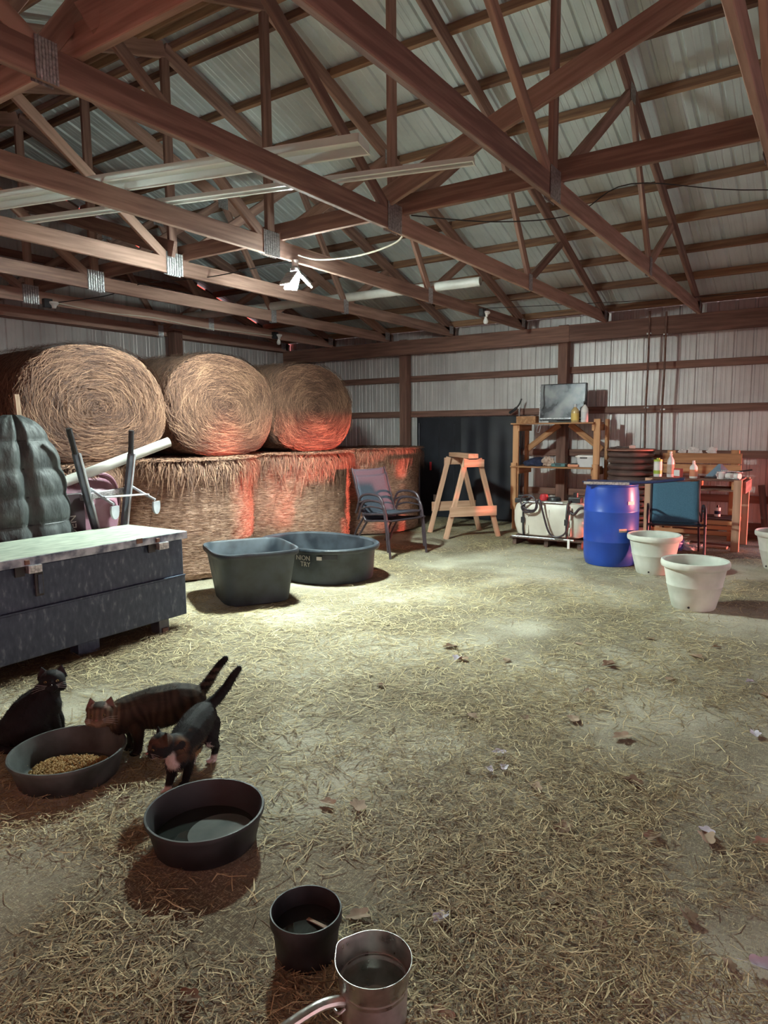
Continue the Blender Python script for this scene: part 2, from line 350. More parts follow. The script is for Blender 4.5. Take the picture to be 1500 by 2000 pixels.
# ---- ribbed steel sheets
PITCH = 0.2286; SHEET = PITCH*4
def rib_profile():
    pr = []
    for i in range(4):
        o = i*PITCH
        pr += [(o, 0.0), (o+0.012, 0.019), (o+0.034, 0.019), (o+0.046, 0.0)]
        for q in (0.095, 0.150): pr += [(o+q, 0.0), (o+q+0.006, 0.004), (o+q+0.018, 0.004), (o+q+0.024, 0.0)]
    pr.append((SHEET, 0.0)); return pr
RIB = rib_profile()
def sheet_mesh(name, bottom, top):
    """profile in local X, height in local Z, ribs stick out to +Y; bottom/top are functions of local x"""
    vs = [(x, y, bottom(x)) for x, y in RIB]+[(x, y, top(x)) for x, y in RIB]; k = len(RIB)
    me = bpy.data.meshes.new(name); me.from_pydata(vs, [], [(i, i+1, k+i+1, k+i) for i in range(k-1)]); me.update(); return me

wall_r = empty('wall_right', (XW, 0, 0), kind='structure')
DOOR_Y0, DOOR_Y1, DOOR_Z = -7.6, 0.55, 1.74
me_full = sheet_mesh('panel', lambda x: 0.0, lambda x: 3.128); me_top = sheet_mesh('panel', lambda x: DOOR_Z, lambda x: 3.128); me_ltop = sheet_mesh('panel', lambda x: 2.5, lambda x: 3.128)
y = DOOR_Y1
while y < YG:
    link('panel', me_full, M_WALLM, wall_r, (0.012, y+SHEET, 0), (0, 0, -PI/2)); y += SHEET
y = DOOR_Y1-SHEET
while y > YN-SHEET:
    link('panel', me_top if y > DOOR_Y0-SHEET*0.5 else me_full, M_WALLM, wall_r, (0.012, y+SHEET, 0), (0, 0, -PI/2)); y -= SHEET
for z, yy0 in ((2.33, YN), (1.735, DOOR_Y1), (1.11, DOOR_Y1), (0.515, DOOR_Y1)):
    for y0, y1 in ((yy0, 3.45), (3.45, 6.2), (6.2, YG-0.02)):
        board('girt', (-0.035, y0+0.005, z), (-0.035, y1-0.005, z), 0.10, 0.04, W_GIRT, wall_r)
board('splashboard', (-0.035, DOOR_Y1, 0.10), (-0.035, YG, 0.10), 0.2, 0.04, W_DARK, wall_r)
for yp in (6.25, 3.47, 0.62, -7.7):
    board('post', (-0.13, yp, 0.0), (-0.13, yp, 2.98), 0.14, 0.15, W_GIRT, wall_r, up=(0, 1, 0))
for y0, y1, dz in ((YN, 3.36, 0.0), (3.365, YG-0.05, -0.005)):
    board('header_beam', (-0.235, y0, 2.845+dz), (-0.235, y1, 2.845+dz), 0.24, 0.045, W_GIRT, wall_r)

wall_b = empty('wall_back', (0, YG, 0), kind='structure')
x = XW-SHEET
while x > XL-SHEET:
    me = sheet_mesh('panel', lambda q: 0.0, lambda q, x=x: roof_z(x+q)-0.045)
    link('panel', me, M_WALLM, wall_b, (x, 0.0, 0)); x -= SHEET
for z in (2.985, 2.33, 1.735, 1.11, 0.515):
    for x0, x1 in ((XL, 3.4), (3.4, 7.15), (7.39, XW-0.06)):
        board('girt', (x0+0.005, -0.03, z), (x1-0.005, -0.03, z), 0.10, 0.04, W_GIRT, wall_b)
for z in (3.75, 4.35):
    xs = 10.05-(z-3.05)*3; board('girt', (RIDGE-(xs-RIDGE), -0.03, z), (xs, -0.03, z), 0.09, 0.04, W_GIRT, wall_b)
for xp in (7.27, 3.4, 0.9):
    board('post', (xp, -0.27, 0.0), (xp, -0.27, 3.02), 0.16, 0.15, W_GIRT, wall_b, up=(1, 0, 0))
gaps = [(5.5, 5.76), (5.92, 6.0), (6.17, 6.37), (6.51, 6.6), (6.69, 6.9), (7.98, 8.16), (8.33, 8.62), (8.98, 9.36)]   # daylight shows between the closure strips
for x0, x1 in zip([RIDGE]+[q[1] for q in gaps], [q[0] for q in gaps]+[9.6]):
    board('closure_strip', (x0, 0.0, roof_z(x0+0.001)-0.032), (x1, 0.0, roof_z(x1)-0.032), 0.058, 0.03, W_DARK, wall_b)
board('closure_strip', (9.6, 0.0, roof_z(9.6)-0.032), (10.2, 0.0, roof_z(10.2)-0.032), 0.058, 0.03, W_DARK, wall_b)
board('closure_strip', (XL+0.2, 0.0, roof_z(XL+0.2)-0.032), (RIDGE, 0.0, roof_z(RIDGE)-0.032), 0.058, 0.03, W_DARK, wall_b)

wall_l = empty('wall_left', (XL, 0, 0), kind='structure')
y = YN
while y < YG:
    link('panel', me_ltop if -7.3 < y < -2.6 else me_full, M_WALLM, wall_l, (-0.012, y, 0), (0, 0, PI/2)); y += SHEET  # shortened sheets leave an unseen opening, added to let sky fill in
wall_f = empty('wall_front', (0, YN, 0), kind='structure')
x = XL
while x < XW:
    me = sheet_mesh('panel', lambda q, x=x: 2.9 if -1.4 < x < 2.75 else (DOOR_Z if x > 9.2 else 0.0), lambda q, x=x: roof_z(x+SHEET-q)-0.01)  # unseen openings, added to let in sky fill and the low sun
    link('panel', me, M_WALLM, wall_f, (x+SHEET, 0.0, 0), (0, 0, PI)); x += SHEET

ceiling = empty('ceiling', (0, 0, 0), kind='structure')
LS = math.hypot(10.42-RIDGE, (10.42-RIDGE)*SLOPE); ang = math.atan(SLOPE)
me_roof = sheet_mesh('roof_panel', lambda x: 0.0, lambda x: LS)
y = YG+0.03-SHEET; k = 0
while y > YN-SHEET:
    for sgn in (1, -1):
        o = link('roof_panel', me_roof, M_METAL, ceiling)
        # local z runs down the slope, local y (ribs) points up and out
        zx = Vector((sgn*math.cos(ang), 0, -math.sin(ang))); up = Vector((sgn*math.sin(ang), 0, math.cos(ang))); xx = up.cross(zx)
        M = Matrix(((xx.x, up.x, zx.x, 0), (xx.y, up.y, zx.y, 0), (xx.z, up.z, zx.z, 0), (0, 0, 0, 1)))
        M.translation = Vector((RIDGE, y if xx.y > 0 else y+SHEET, roof_z(RIDGE)))
        o.matrix_basis = M
    y -= SHEET; k += 1
PX = [10.05-0.59*i for i in range(10)]+[4.56]
for i, x in enumerate(PX):
    for sgn in (1, -1):
        xx = x if sgn > 0 else 2*RIDGE-x
        zc = roof_z(x)-0.052
        nrm = (sgn*math.sin(ang), 0, math.cos(ang))
        cuts = [YN+0.05, -2.02, 1.63, 5.29, YG-0.06] if i % 2 else [YN+0.05, 0.41, 4.07, YG-0.06]
        for y0, y1 in zip(cuts, cuts[1:]):
            board('purlin', (xx, y0+0.003, zc), (xx, y1-0.003, zc), 0.092, 0.04, W_PURLIN, ceiling, up=nrm)

# ================================================================= TRUSSES
TL = ['first roof truss beside the gable end wall, above the hay bales', 'roof truss one step from the gable wall, with a bare socket by its plate',
      'second roof truss out from the gable wall, above the tops of the round bales', 'roof truss between the lit lamp truss and the socket truss over the bales',
      'roof truss from which the bright three-lobed lamp hangs', 'roof truss under the near end of the wide white channel',
      'roof truss crossing the upper right, over the shelf and the blue barrel', 'roof truss in the top right corner with a white cable along its bottom chord',
      'roof truss passing over the viewer, mostly out of the frame']
def truss(Y, label, first):
    t = empty('roof_truss', (RIDGE, Y, 2.95), 0, label, 'truss', 'roof trusses')
    zc = 0.07; th = 0.038; w_ = 0.14
    for s in (1, -1):
        board('bottom_chord', (0.002*s, 0, zc), (5.62*s, 0, zc), w_, th, W_TRUSS, t)
        d = Vector((s*5.66, 0, -5.66*SLOPE)); p0 = Vector((0.002*s, 0, 0.07+5.6*SLOPE+0.02))
        board('top_chord', p0, p0+d, w_, th, W_TRUSS, t)
        top = lambda x: 0.07+(5.6-abs(x))*SLOPE-0.02
        for a, bq, ww in (((0.06, 0.12), (1.80, top(1.80)), 0.09), ((2.68, 0.12), (1.86, top(1.86)), 0.088), ((2.72, 0.12), (3.66, top(3.66)-0.02), 0.088)):
            board('web', (s*a[0], 0.0, a[1]), (s*bq[0], 0.0, bq[1]), ww, 0.0365, W_TRUSS, t)
        for side in (-1, 1):
            o = plate('plate', 0.10, 0.17, t, (s*2.68, side*0.0215, 0.075))
        plate('plate', 0.14, 0.12, t, (s*5.5, -0.0215, 0.1))
        plate('plate', 0.16, 0.14, t, (s*1.82, -0.0215, top(1.82)+0.01))
    board('king_post', (0, 0, 0.13), (0, 0, 1.92), 0.09, 0.037, W_TRUSS, t, up=(1, 0, 0))
    for side in (-1, 1): plate('plate', 0.19, 0.20, t, (0, side*0.0215, 0.09))
    return t
PLATES = {}
def plate(name, wd, ht, parent, loc):
    k = (wd, ht)
    if k not in PLATES:     # pressed nail plate: upright corrugated strips
        nn = 14; vs = []; fs = []
        for i in range(nn+1):
            x = -wd/2+wd*i/nn; yv = 0.0016 if i % 2 else -0.0016
            vs += [(x, yv, -ht/2), (x, yv, ht/2)]
        fs = [(2*i, 2*i+2, 2*i+3, 2*i+1) for i in range(nn)]
        me = bpy.data.meshes.new('plate'); me.from_pydata(vs, [], fs); me.update(); PLATES[k] = me
    return link(name, PLATES[k], M_GALV, parent, loc)
TY = [8.85]+[1.63+1.22*k for k in range(5, -1, -1)]+[0.41, -0.81]
for i, Y in enumerate(TY): truss(Y, TL[i], i == 0)
# lateral braces on top of the bottom chords
def thing_board(name, label, cat, p0, p1, wd, th, m, up=(0, 0, 1), group=None):
    p0 = Vector(p0); p1 = Vector(p1)
    o = board(name, p0, p1, wd, th, m, None, up); return meta(o, label, cat, group)
thing_board('lateral_brace', 'brown plank on edge across the truss bottom chords, running along the middle plates', 'brace', (4.585, -2.0, 3.163), (4.585, 8.82, 3.163), 0.14, 0.04, W_TRUSS)
thing_board('lateral_brace', 'brown plank on edge across the bottom chords at the top left, by the left plate', 'brace', (1.93, -2.0, 3.163), (1.93, 8.82, 3.163), 0.14, 0.04, W_TRUSS)
thing_board('diagonal_brace', 'long plank rising to the upper right past the king posts, crossing the webs', 'brace', (4.398, 2.95, 3.15), (4.398, -2.1, 4.89), 0.14, 0.038, W_TRUSS, up=(0, 0, 1))
thing_board('diagonal_brace', 'dim plank rising from the lamp truss back toward the gable wall', 'brace', (4.398, 5.2, 3.15), (4.398, 8.78, 4.4), 0.14, 0.038, W_TRUSS)
thing_board('short_brace', 'short sloping plank by the top left plate, dark knot at its end', 'brace', (1.88, 2.72, 3.2), (2.35, 2.2, 3.62), 0.12, 0.04, W_TRUSS)
thing_board('lit_plank', 'plank over the trusses in the top left corner, lamplight painted as pale wood', 'plank', (1.35, 2.55, 3.27), (1.98, 1.55, 3.27), 0.03, 0.16, W_PALE)  # lamplit underside of a brace, its brightness put into the pale colour

# ================================================================= things laid in the rafters
def channel(name, label, p0, p1, wd, ht, thk=0.004):
    p0, p1 = Vector(p0), Vector(p1); d = p1-p0; t = empty(name, p0, math.atan2(d.y, d.x), label, 'channel')
    Ln = d.length; a = wd/2
    prof = [(-a-0.02, 0), (-a, 0), (-a, ht), (a, ht), (a, 0), (a+0.02, 0)]
    vs = []; k = len(prof)
    for xx in (0, Ln):
        vs += [(xx, y, z) for y, z in prof]+[(xx, y, z+thk) for y, z in prof]
    fs = []
    for i in range(k-1):
        fs += [(i, i+1, 2*k+i+1, 2*k+i), (k+i+1, k+i, 3*k+i, 3*k+i+1), (i+1, i, k+i, k+i+1), (2*k+i, 2*k+i+1, 3*k+i+1, 3*k+i)]
    for j in (0, k-1): fs.append((j, k+j, 3*k+j, 2*k+j))
    me = bpy.data.meshes.new('web'); me.from_pydata(vs, [], fs); me.update(); link('web', me, M_WHITE, t)
    for xx in (0.004, Ln-0.004): box('end_lip', (xx, 0, ht/2), (0.006, wd, ht), M_WHITE, t, bev=0)
    return t
channel('wide_white_channel', 'wide white metal channel lying across the truss bottom chords at left', (2.62, 5.45, 3.095), (3.405, 2.37, 3.095), 0.17, 0.05)
channel('narrow_white_channel', 'narrow white metal strip lying across the bottom chords, lower than the wide one', (2.85, 6.1, 3.095), (3.97, 1.95, 3.095), 0.05, 0.03)
def pipe(name, label, cat, p0, p1, r, m, thick=0.006, n=24):
    p0, p1 = Vector(p0), Vector(p1); d = p1-p0; Ln = d.length
    bm = bmesh.new(); bm_lathe(bm, [(r-thick, 0.02), (r-thick, 0), (r, 0), (r, Ln), (r-thick, Ln), (r-thick, Ln-0.25), (r-thick, 0.02)], n)
    o = from_bm(name, bm, m, None, smooth=True); o.rotation_euler = d.to_track_quat('Z', 'Y').to_euler(); o.location = p0
    return meta(o, label, cat)
pipe('drain_pipe', 'long grey-white plastic drain pipe resting across the far bottom chords', 'pipe', (6.98, 8.1, 3.145), (7.31, 3.50, 3.145), 0.053, M_PVC)

def lamp_holder(loc, label, bulb=True):
    t = empty('bulb_holder', loc, 0, label, 'light')
    box('junction_box', (0, -0.03, 0.0), (0.10, 0.06, 0.10), M_BLACK, t, bev=0.006)
    lathe('porcelain_base', [(0, 0.01), (0.055, 0.01), (0.058, -0.01), (0.035, -0.03), (0.026, -0.06), (0.02, -0.062), (0, -0.062)], M_PORC, t, n=24, loc=(0.06, -0.05, 0.01))
    if bulb: lathe('bulb', [(0, -0.155), (0.018, -0.152), (0.031, -0.135), (0.034, -0.115), (0.026, -0.088), (0.016, -0.07), (0.014, -0.055), (0, -0.05)], M_BULB, t, n=24, loc=(0.06, -0.05, 0.01))
    return t
lamp_holder((8.45, 4.045, 3.0), 'unlit frosted bulb in a porcelain holder on the lamp truss, at right of the lamp')
lamp_holder((4.62, 7.705, 2.96), 'small white porcelain socket beside a plate, far left above the largest bale', False)
lamp_holder((8.45, 7.705, 3.0), 'dim bulb holder far back near the wall corner, above the smallest top bale', True)

# the lit lamp
def led_lamp():
    t = empty('garage_lamp', (4.73, 4.04, 2.96), 0, 'brightly lit three-lobed white LED lamp hanging from a truss', 'lamp')
    lathe('socket', [(0, 0), (0.028, 0), (0.028, -0.05), (0.02, -0.055), (0, -0.055)], M_PORC, t, n=24)
    lathe('hub', [(0, -0.05), (0.022, -0.05), (0.04, -0.07), (0.042, -0.095), (0.02, -0.105), (0, -0.105)], M_LEDHOUSE, t, n=24)
    for k, az in enumerate((60, 180, 300)):
        a = math.radians(az); out = Vector((math.cos(a), math.sin(a), 0)); tilt = math.radians(46)
        dirv = out*math.cos(tilt)+Vector((0, 0, -math.sin(tilt))); nrm = out*math.sin(tilt)+Vector((0, 0, math.cos(tilt))); sidev = nrm.cross(dirv)
        c0 = Vector((0, 0, -0.085))+dirv*0.118
        bm = bmesh.new(); bm2 = bmesh.new()
        R3 = Matrix((dirv, sidev, nrm)).transposed()
        bm_box(bm, c0+nrm*0.010, (0.165, 0.125, 0.014), R3, 0.006)
        for q in range(5): bm_box(bm, c0+nrm*0.021+dirv*(-0.05+0.025*q), (0.006, 0.09, 0.012), R3)
        bm_tube(bm, [Vector((0, 0, -0.085)), c0-dirv*0.06+nrm*0.008], 0.010, 8)
        panel = from_bm('lamp_paddle', bm, M_LEDHOUSE, t)
        bm_box(bm2, c0-nrm*0.002, (0.155, 0.115, 0.010), R3, 0.004)
        for q in range(3): bm_box(bm2, c0-nrm*0.009+sidev*(-0.03+0.03*q), (0.11, 0.018, 0.006), R3, 0.002)
        from_bm('led_panel', bm2, M_LED, panel)
led_lamp()

def cable(label, pts, r, m, name='cable'):
    return meta(tube(name, smooth_path(pts, 6), r, m, n=6), label, 'cable')
cable('white cable sagging from the lit lamp to the next truss', [(4.74, 4.01, 3.0), (4.78, 3.8, 2.94), (4.82, 3.4, 2.93), (4.75, 3.0, 2.96), (4.66, 2.87, 3.04)], 0.008, M_WIREW)
cable('thin tan cable strung along the far bottom chord above the bales', [(4.75, 7.68, 2.98), (5.4, 7.70, 2.96), (6.1, 7.69, 2.985), (6.9, 7.70, 2.955), (7.7, 7.69, 2.975), (8.4, 7.69, 2.99)], 0.006, M_WIREW)
cable('thin dark wire drooping from the far left socket across to the lamp', [(4.76, 7.68, 2.99), (5.0, 7.1, 3.04), (4.95, 6.4, 3.08), (4.85, 5.3, 2.99), (4.78, 4.5, 2.97), (4.75, 4.06, 2.95)], 0.005, M_WIREB)
cable('thin dark wire strung under the roof from the bare bulb to the right wall', [(8.5, 4.0, 3.06), (9.0, 3.2, 3.09), (9.4, 2.2, 3.10), (9.6, 1.4, 3.10), (9.75, 0.6, 3.10), (9.8, -0.5, 3.09)], 0.004, M_WIREB)
cable('thin pale wire running under the purlins from the middle plates to the right', [(4.7, 2.84, 3.12), (5.3, 2.4, 3.14), (6.0, 2.0, 3.3), (6.5, 1.66, 3.62), (7.6, 0.9, 3.72), (8.3, -0.4, 3.7)], 0.005, M_WIREB)
cable('white cable clipped along the top right truss chord', [(4.6, 0.385, 3.10), (4.85, 0.38, 3.07), (5.2, 0.375, 3.02), (5.6, 0.38, 3.06), (6.0, 0.375, 2.99), (6.4, 0.38, 3.0), (6.9, 0.38, 3.02)], 0.007, M_WIREW)
jb = empty('socket_box', (5.35, 0.375, 3.06), 0, 'small dark socket box on the top right truss chord', 'socket')
box('box_body', (0, 0, 0), (0.09, 0.05, 0.09), M_BLACK, jb, bev=0.008); lathe('socket_ring', [(0, -0.03), (0.03, -0.03), (0.03, 0), (0, 0)], M_ROD, jb, n=16, loc=(0, -0.02, -0.04))
for yv, zz, lb in ((2.245, 1.13, 'thin rusty conduit hanging on the right wall, the one nearer the shelf'), (2.03, 1.1, 'thin rusty conduit hanging on the right wall, the one farther from the shelf')):
    o = empty('conduit', (9.975, yv, zz), 0, lb, 'pipe'); ptsc = [(0, 0.0, 0), (0.005, 0.008, 0.6), (-0.003, -0.004, 1.2), (0, 0.0, 1.92)]
    tube('tube', smooth_path(ptsc, 4), 0.014, M_ROD, o, n=10)
    for zc in (0.62, 1.62): box('strap', (0.012, 0, zc), (0.03, 0.06, 0.02), M_GALV, o, bev=0.002)

# ================================================================= HAY BALES
def hay_noise(co, amp, s, seed):
    return (vnoise(co, s, seed)-0.5)*2*amp
def top_bale(loc, wx, hz, ly, label, seed):
    """round bale lying on its side, axis along Y, sagged flat underneath; origin at its lowest point"""
    t = empty('round_hay_bale', loc, 0, label, 'hay bale', 'round bales lying on top of the stack')
    rs = np.random.default_rng(seed)
    prof = [(0.0, 0.0), (0.12, 0.0), (0.25, 0.0), (0.4, 0), (0.55, 0.0), (0.7, 0.0), (0.84, 0.005), (0.93, 0.02), (0.985, 0.06), (1.0, 0.13)]
    prof += [(1.0, ly*f) for f in (0.25, 0.4, 0.6, 0.8)]+[(0.985, ly-0.05), (0.9, ly), (0.5, ly), (0, ly)]
    n = 96; vs = []; fs = []; rings = []
    def shape(a, r):
        ca, sa = math.cos(a), math.sin(a)
        e = 2.25; x = math.copysign(abs(ca)**(2/e), ca); z = math.copysign(abs(sa)**(2/e), sa)
        z2 = z if z > -0.80 else -0.80-(abs(z)-0.80)*0.55
        return x*wx*r*(1+0.025*math.sin(3*a+seed)), z2*hz*r*(1+0.02*math.sin(2*a+seed*2))
    for r, yv in prof:
        if r == 0: rings.append([len(vs)]); vs.append((0, yv, 0)); continue
        rg = []
        for j in range(n):
            x, z = shape(2*PI*j/n, r); rg.append(len(vs)); vs.append((x, yv, z))
        rings.append(rg)
    for A, B in zip(rings, rings[1:]):
        for j in range(n):
            k = (j+1) % n
            if len(A) == 1: fs.append((A[0], B[j], B[k]))
            elif len(B) == 1: fs.append((A[k], A[j], B[0]))
            else: fs.append((A[k], A[j], B[j], B[k]))
    V = np.array(vs); zmin = V[:, 2].min(); V[:, 2] -= zmin; cz = -zmin
    dn = hay_noise(V, 0.018, 7, seed)+hay_noise(V, 0.012, 17, seed+1)
    rad = unit(V-np.array([0, 0, cz])*[1, 0, 1]-V*[0, 1, 0]); V = V+rad*dn[:, None]*0.8; V[:, 1] += hay_noise(V, 0.015, 6, seed+3)*(V[:, 1] < 0.3)
    me = bpy.data.meshes.new('bale_body'); me.from_pydata(V.tolist(), [], fs); me.update()
    me.polygons.foreach_set('use_smooth', [True]*len(me.polygons)); link('bale_body', me, M_HAYCORE, t)
    # strands wound round the face
    N = 9500; r = np.sqrt(rs.uniform(0.0, 1.0, N))*0.985; a = rs.uniform(0, 2*PI, N)
    ln = rs.uniform(0.05, 0.26, N); jit = rs.normal(0, 0.42, N)+np.where(r < 0.30, rs.normal(0, 1.0, N), 0)+np.where(rs.random(N) < 0.12, rs.normal(0, 1.2, N), 0)
    def P(r, a, off):
        ca, sa = np.cos(a), np.sin(a); e = 2.25
        x = np.sign(ca)*np.abs(ca)**(2/e); z = np.sign(sa)*np.abs(sa)**(2/e); z = np.where(z > -0.8, z, -0.8-(np.abs(z)-0.8)*0.55)
        return np.stack([x*wx*r*(1+0.025*np.sin(3*a+seed)), -off+np.clip((r-0.84)/0.16, 0, 1)**2*0.06, z*hz*r*(1+0.02*np.sin(2*a+seed*2))+cz], -1)
    off = rs.uniform(0.004, 0.05, N); dA = ln/np.maximum(r*(wx+hz)/2, 0.12)
    pts = np.stack([P(np.clip(r+np.sin(jit)*ln*(f)*1.1, 0, 1.0), a+dA*f, off+0.02*f*rs.uniform(0, 1, N)) for f in (-0.5, 0, 0.5)], 1)
    nrm = np.array([0, -1.0, 0.0]); sv = unit(np.cross(pts[:, 2]-pts[:, 0], nrm)+rs.normal(0, 0.01, (N, 3)))*rs.uniform(0.0012, 0.0028, N)[:, None]
    ringtone = 0.5+0.10*np.sin(r*34+a*1.0+seed)+0.5*(vnoise(pts[:, 1]*[1, 1, 1], 9, seed+9)-0.5)
    tone = np.clip(ringtone*0.5+rs.normal(0.10, 0.30, N)+0.4*(vnoise(pts[:, 1], 5, seed)-0.5)-0.35*np.exp(-(r/0.16)**2)*rs.random(N), 0, 1)
    ribbons('face_hay', pts, sv, tone, M_HAY, t).__setitem__('kind', 'stuff')
    # loose hay over the rim and sides
    N2 = 4200; a = rs.uniform(-0.35, PI+0.35, N2); yv = rs.uniform(-0.01, ly*0.9, N2)**1.0; ln = rs.uniform(0.05, 0.22, N2)
    q0 = P(np.full(N2, 1.0), a, -yv); q0[:, 1] = yv; dA = ln*rs.choice([-1, 1], N2)/0.7
    pl = []
    for f in (-0.5, 0, 0.5):
        q = P(np.full(N2, 1.008), a+dA*f, np.zeros(N2)); q[:, 1] = yv+f*ln*rs.normal(0, 0.25, N2)*0.6
        lift = unit((q-np.array([0, 0, cz]))*np.array([1, 0, 1])); q = q+lift*(rs.uniform(0.002, 0.02, N2)+(f == 0.5)*rs.uniform(0, 0.03, N2))[:, None]; pl.append(q)
    pts = np.stack(pl, 1); nr = unit((pts[:, 1]-np.array([0, 0, cz]))*np.array([1, 0, 1]))
    sv = unit(np.cross(pts[:, 2]-pts[:, 0], nr))*rs.uniform(0.0012, 0.0026, N2)[:, None]
    ribbons('side_hay', pts, sv, np.clip(rs.normal(0.4, 0.28, N2), 0, 1), M_HAY, t).__setitem__('kind', 'stuff')
    return t
def bottom_bale(loc, r0, h, label, seed):
    """round bale standing on end, net wrapped, with a frayed top"""
    t = empty('net_wrapped_bale', loc, 0, label, 'hay bale', 'bales standing on end in the bottom row')
    rs = np.random.default_rng(seed); n = 96
    prof = [(0, 0), (r0*0.8, 0), (r0*0.97, 0.02), (r0, 0.07)]+[(r0*(1+0.006*math.sin(z*9+seed)), z) for z in np.linspace(0.12, h-0.1, 22)]+[(r0*0.995, h-0.05), (r0*0.965, h-0.012), (r0*0.85, h), (r0*0.5, h), (0, h)]
    bm = bmesh.new(); bm_lathe(bm, prof, n); V = np.array([v.co for v in bm.verts])
    dn = hay_noise(V, 0.016, 6, seed)+hay_noise(V, 0.010, 16, seed+1); rr = unit(V*[1, 1, 0])
    V = V+rr*dn[:, None]
    for v, q in zip(bm.verts, V): v.co = q
    from_bm('bale_body', bm, M_NET, t, smooth=True)
    # net rows: short level strands on the side
    N = 8000; a = rs.uniform(PI*0.85, PI*2.15, N); z = np.round(rs.uniform(0.03, h-0.04, N)/0.012)*0.012+rs.normal(0, 0.002, N); ln = rs.uniform(0.015, 0.08, N)
    lean = np.where(rs.random(N) < 0.3, rs.normal(0, 0.8, N), rs.normal(0, 0.1, N))
    pl = []
    for f in (-0.5, 0, 0.5):
        aa = a+ln*f*np.cos(lean)/r0; zz = np.clip(z+ln*f*np.sin(lean), 0.01, h); rr_ = r0+rs.uniform(0.006, 0.014, N)+0.012*rs.random(N)*(f == 0.5)
        base = np.stack([r0*np.cos(aa), r0*np.sin(aa), zz], -1); rr_ = rr_+hay_noise(base, 0.016, 6, seed)+hay_noise(base, 0.010, 16, seed+1)
        pl.append(np.stack([rr_*np.cos(aa), rr_*np.sin(aa), zz], -1))
    pts = np.stack(pl, 1); nr = unit(pts[:, 1]*[1, 1, 0]); sv = unit(np.cross(pts[:, 2]-pts[:, 0], nr))*rs.uniform(0.0012, 0.0024, N)[:, None]
    ribbons('net_strands', pts, sv, np.clip(rs.normal(0.66, 0.2, N), 0, 1), M_HAY, t).__setitem__('kind', 'stuff')
    # fringe hanging from the top edge
    N = 5200; a = rs.uniform(PI*0.8, PI*2.2, N); ln = rs.gamma(2.2, 0.075, N)*np.clip(0.5+1.1*vnoise(np.stack([a*2.5, a*0, a*0+seed], -1), 1.0, seed), 0.4, 1.7)
    r1 = r0*rs.uniform(0.72, 1.0, N); dr = rs.normal(0, 0.35, N)
    pl = []
    for f in (0.0, 0.35, 0.7, 1.0):
        out = r1+np.minimum(ln*1.1, r0+0.04-r1+0.05*rs.random(N)+0.03*f)*min(1, f*1.6); zz = h+0.012+0.03*math.sin(f*PI)*rs.uniform(0, 1, N)-np.maximum(0, f-0.25)**1.3*ln*1.25*(r1 > r0*0.86)
        aa = a+dr*ln*f/r0; pl.append(np.stack([out*np.cos(aa), out*np.sin(aa), zz], -1))
    pts = np.stack(pl, 1); sv = unit(np.cross(pts[:, 3]-pts[:, 0], unit(pts[:, 1]*[1, 1, 0.6])))*rs.uniform(0.0016, 0.0036, N)[:, None]
    ribbons('loose_fringe', pts, sv, np.clip(rs.normal(0.42, 0.28, N), 0, 1), M_HAY, t).__setitem__('kind', 'stuff')
    # thatch on the flat top
    N = 2600; rr_ = r0*np.sqrt(rs.random(N)); a = rs.uniform(0, 2*PI, N); d = rs.uniform(0, 2*PI, N); ln = rs.uniform(0.06, 0.25, N)
    c = np.stack([rr_*np.cos(a), rr_*np.sin(a), np.full(N, h)+rs.uniform(0.004, 0.03, N)], -1); dv = np.stack([np.cos(d), np.sin(d), rs.normal(0, 0.08, N)], -1)*ln[:, None]/2
    pts = np.stack([c-dv, c+[0, 0, 0.008], c+dv], 1); sv = unit(np.cross(dv, [0, 0, 1.0]))*0.002
    ribbons('top_thatch', pts, sv, np.clip(rs.normal(0.42, 0.22, N), 0, 1), M_HAY, t).__setitem__('kind', 'stuff')
    return t
BH = 1.19
for i, (x, lb) in enumerate(((3.12, 'dim bale standing behind the wheelbarrow, under the largest round bale'), (4.90, 'net-wrapped bale standing at the end of the steel box, pinkish right edge'),
                             (6.68, 'net-wrapped bale standing behind the long oval tub, in red light with a square shadow'), (8.45, 'bale standing behind the black chairs, next to the dark doorway'))):
    bottom_bale((x, 6.02, 0), 0.86, BH, lb, 40+i)
top_bale((3.74, 5.55, BH+0.02), 0.765, 0.545, 1.25, 'largest round hay bale on the stack, above the wheelbarrow', 3)
top_bale((5.28, 5.55, BH+0.02), 0.775, 0.565, 1.25, 'round hay bale in the middle of the three on top', 5)
top_bale((6.86, 5.6, BH+0.02), 0.80, 0.575, 1.25, 'smallest-looking round hay bale on top, beside the wall corner', 8)

# ================================================================= DARK DOORWAY
door = empty('door_1', (10.08, 5.05, 0), kind='structure')
def tarp_mesh(w_, h_, nx, nzz, fn):
    vs = [fn(i/(nx-1), j/(nzz-1)) for j in range(nzz) for i in range(nx)]
    fs = [(j*nx+i, j*nx+i+1, (j+1)*nx+i+1, (j+1)*nx+i) for j in range(nzz-1) for i in range(nx-1)]
    me = bpy.data.meshes.new('sheet'); me.from_pydata(vs, [], fs); me.update(); me.polygons.foreach_set('use_smooth', [True]*len(me.polygons)); return me
box('door_panel', (-0.005, 0.0, 0.84), (0.025, 1.86, 1.66), M_TARP, door)
for yy, wd in ((0.5, 0.03), (0.22, 0.03), (-0.18, 0.03), (-0.55, 0.03)): box('batten', (-0.02, yy, 0.80), (0.02, wd, 1.5), M_TARP, door)
o = link('plastic_sheet', tarp_mesh(1, 1, 40, 14, lambda u, v: (-0.05+0.014*math.sin(u*23)*v*(1-v)*3-0.01*math.sin(u*9+v*4), -0.92+u*1.0, 0.04+v*1.62)), M_TARP, door)
tube('track_pipe', [(-0.07, 0.86, 0.02), (-0.07, 0.86, 1.58)], 0.014, M_DKSTEEL, door)
